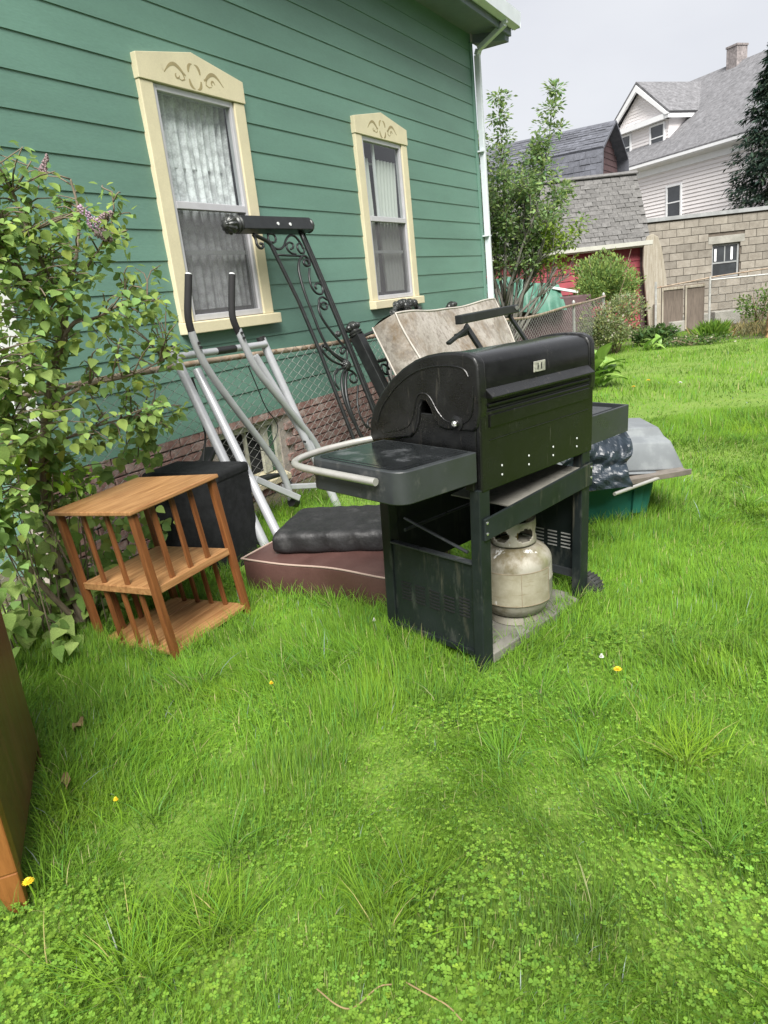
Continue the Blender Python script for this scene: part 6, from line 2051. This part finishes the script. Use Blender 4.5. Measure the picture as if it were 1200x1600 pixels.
# clover: three round leaflets on a short stalk
x, y, d, l = sample(84000, .8, 4.6)
cw = clover_w(d, l, x, y)
ok = clear(x, y) & (rng.random(len(x)) < cw + .07)
x, y, d = x[ok], y[ok], d[ok]; n = len(x)
zc = lz(x, y) + rng.uniform(.010, .050, n) * np.clip(.8 + .3 * fld(x, y, 3, 5), .4, 1.5)
sz = rng.uniform(.0032, .0095, n) * np.clip(1 + .2 * fld(x, y, 2, 33), .6, 1.4)
LV = np.array([(0, 0, 0), (.42, .42, .10), (.50, .82, .14), (.22, 1.05, .10), (0, .95, .03), (-.22, 1.05, .10), (-.50, .82, .14), (-.42, .42, .10)])
LF = [(0, 1, 2), (0, 2, 3), (0, 3, 4), (0, 4, 5), (0, 5, 6), (0, 6, 7)]
tilt = rand_unit(n) * .35 + np.array([0, 0, 1]); a0 = rng.uniform(0, 6.28, n)
tnc = np.array([[.168, .300, .042]]) * (1 + .16 * fld(x, y, 1.4, 12)[:, None] + rng.normal(0, .16, (n, 1)))
tnc = np.clip(tnc * (1 + rng.normal(0, .1, (n, 1)) * np.array([[1, .3, -.3]])), .01, .6)
pv, pf, pc = [], [], []; bn = 0
for k in range(3):
    a = a0 + k * 2.094
    A = np.stack([np.cos(a), np.sin(a), .15 + rng.normal(0, .15, n)], 1)
    V, F, C = scatter((LV, LF), np.stack([x, y, zc], 1), frames(A, tilt), sz, tnc)
    pv.append(V); pf.append(F + bn); pc.append(C); bn += len(V)
co = np_mesh('clover', np.concatenate(pv), np.concatenate(pf), 3, 'clover_leaf', None, np.concatenate(pc))
tag(co, 'low clover carpet covering the near lawn', 'clover', kind='stuff')
print('clover', n)

# a few flowers and dead stalks one can count
mat('dandelion_yellow', (.75, .52, .02), .7, var=.15, scale=30)
mat('seed_white', (.7, .7, .66), .9, var=.1)
mat('straw', (.28, .20, .10), .8, var=.2)
FL = [(44, 1378, .018, 'dandelion_yellow', 'yellow dandelion beside the dresser leg'), (965, 1046, .018, 'dandelion_yellow', 'yellow dandelion in the grass in front of the grill wheel'), (181, 1250, .009, 'dandelion_yellow', 'tiny yellow flower in the clover between dresser and tussock'),
      (424, 1068, .010, 'dandelion_yellow', 'tiny yellow flower in the long grass before the brown cushion'), (1063, 598, .030, 'seed_white', 'white dandelion seed head on the far lawn'), (990, 604, .03, 'dandelion_yellow', 'yellow flower on the far lawn beside the hosta'), (1013, 594, .035, 'dandelion_yellow', 'yellow flower on the far lawn, farther from the hosta'),
      (585, 970, .010, 'seed_white', 'small white flower by the brown cushion corner'), (940, 1027, .011, 'seed_white', 'small white clover flower near the yellow dandelion')]
for (a, b, r, mt, lab) in FL:
    p = on_z(a, b, .10); f_ = thing('dandelion' if mt == 'dandelion_yellow' else 'white_flower', lab, 'flower', (p[0], p[1], 0))
    q = MB(); q.tube([(0, 0, 0), (.006, .004, .05), (0, 0, .098)], .0022, 5); q.build('stalk', 'shoot_leaf', f_)
    q = MB()
    for ring in range(3):
        for k in range(12):
            an = 2 * PI * k / 12 + ring * .3; rr = r * (1 - .28 * ring); h = .002 + .004 * ring
            c, s = math.cos(an), math.sin(an); w = r * .16
            q.add([(0, 0, .098 + h * .5), (c * rr * .6 - s * w, s * rr * .6 + c * w, .099 + h), (c * rr, s * rr, .100 + h * (1.6 if mt == 'seed_white' else 1)), (c * rr * .6 + s * w, s * rr * .6 - c * w, .099 + h)], [(0, 1, 2, 3)])
    q.build('bloom', mt, f_)
for i, (pts, lab) in enumerate((([(495, 1545), (530, 1575), (555, 1577), (590, 1540), (612, 1538)], 'dry curled straw stalk in the clover at the bottom of the lawn'), ([(635, 1535), (670, 1555), (700, 1570), (722, 1595)], 'dry straw stalk bent toward the lower picture edge'))):
    P = [on_z(a, b, .05 + .012 * math.sin(k * 2)) for k, (a, b) in enumerate(pts)]
    s = thing('straw_stalk', lab, 'stalk', (P[0][0], P[0][1], 0), group='dry stalks')
    q = MB(); q.tube(smooth_path([Vector(p) for p in P], 2), .0016, 5); q.build('stalk', 'straw', s, world=True, smooth=True)
for i, (a, b, lab) in enumerate(((125, 1135, 'dead curled leaf on the lawn in front of the bookshelf'), (103, 1225, 'dead curled leaf on the lawn beside the dresser'))):
    p = on_z(a, b, .06); s = thing('dead_leaf', lab, 'leaf', (p[0], p[1], .06), (.3, .2, i), 'dead leaves on the lawn')
    q = MB(); q.sheet(lambda u, v: ((u - .5) * .035 * math.sin(PI * (v * .9 + .05)), (v - .5) * .055, .02 * abs(u - .5) * 2 + .012 * math.sin(v * 8)), 6, 8); q.build('blade', 'straw', s, smooth=True, angle=180)
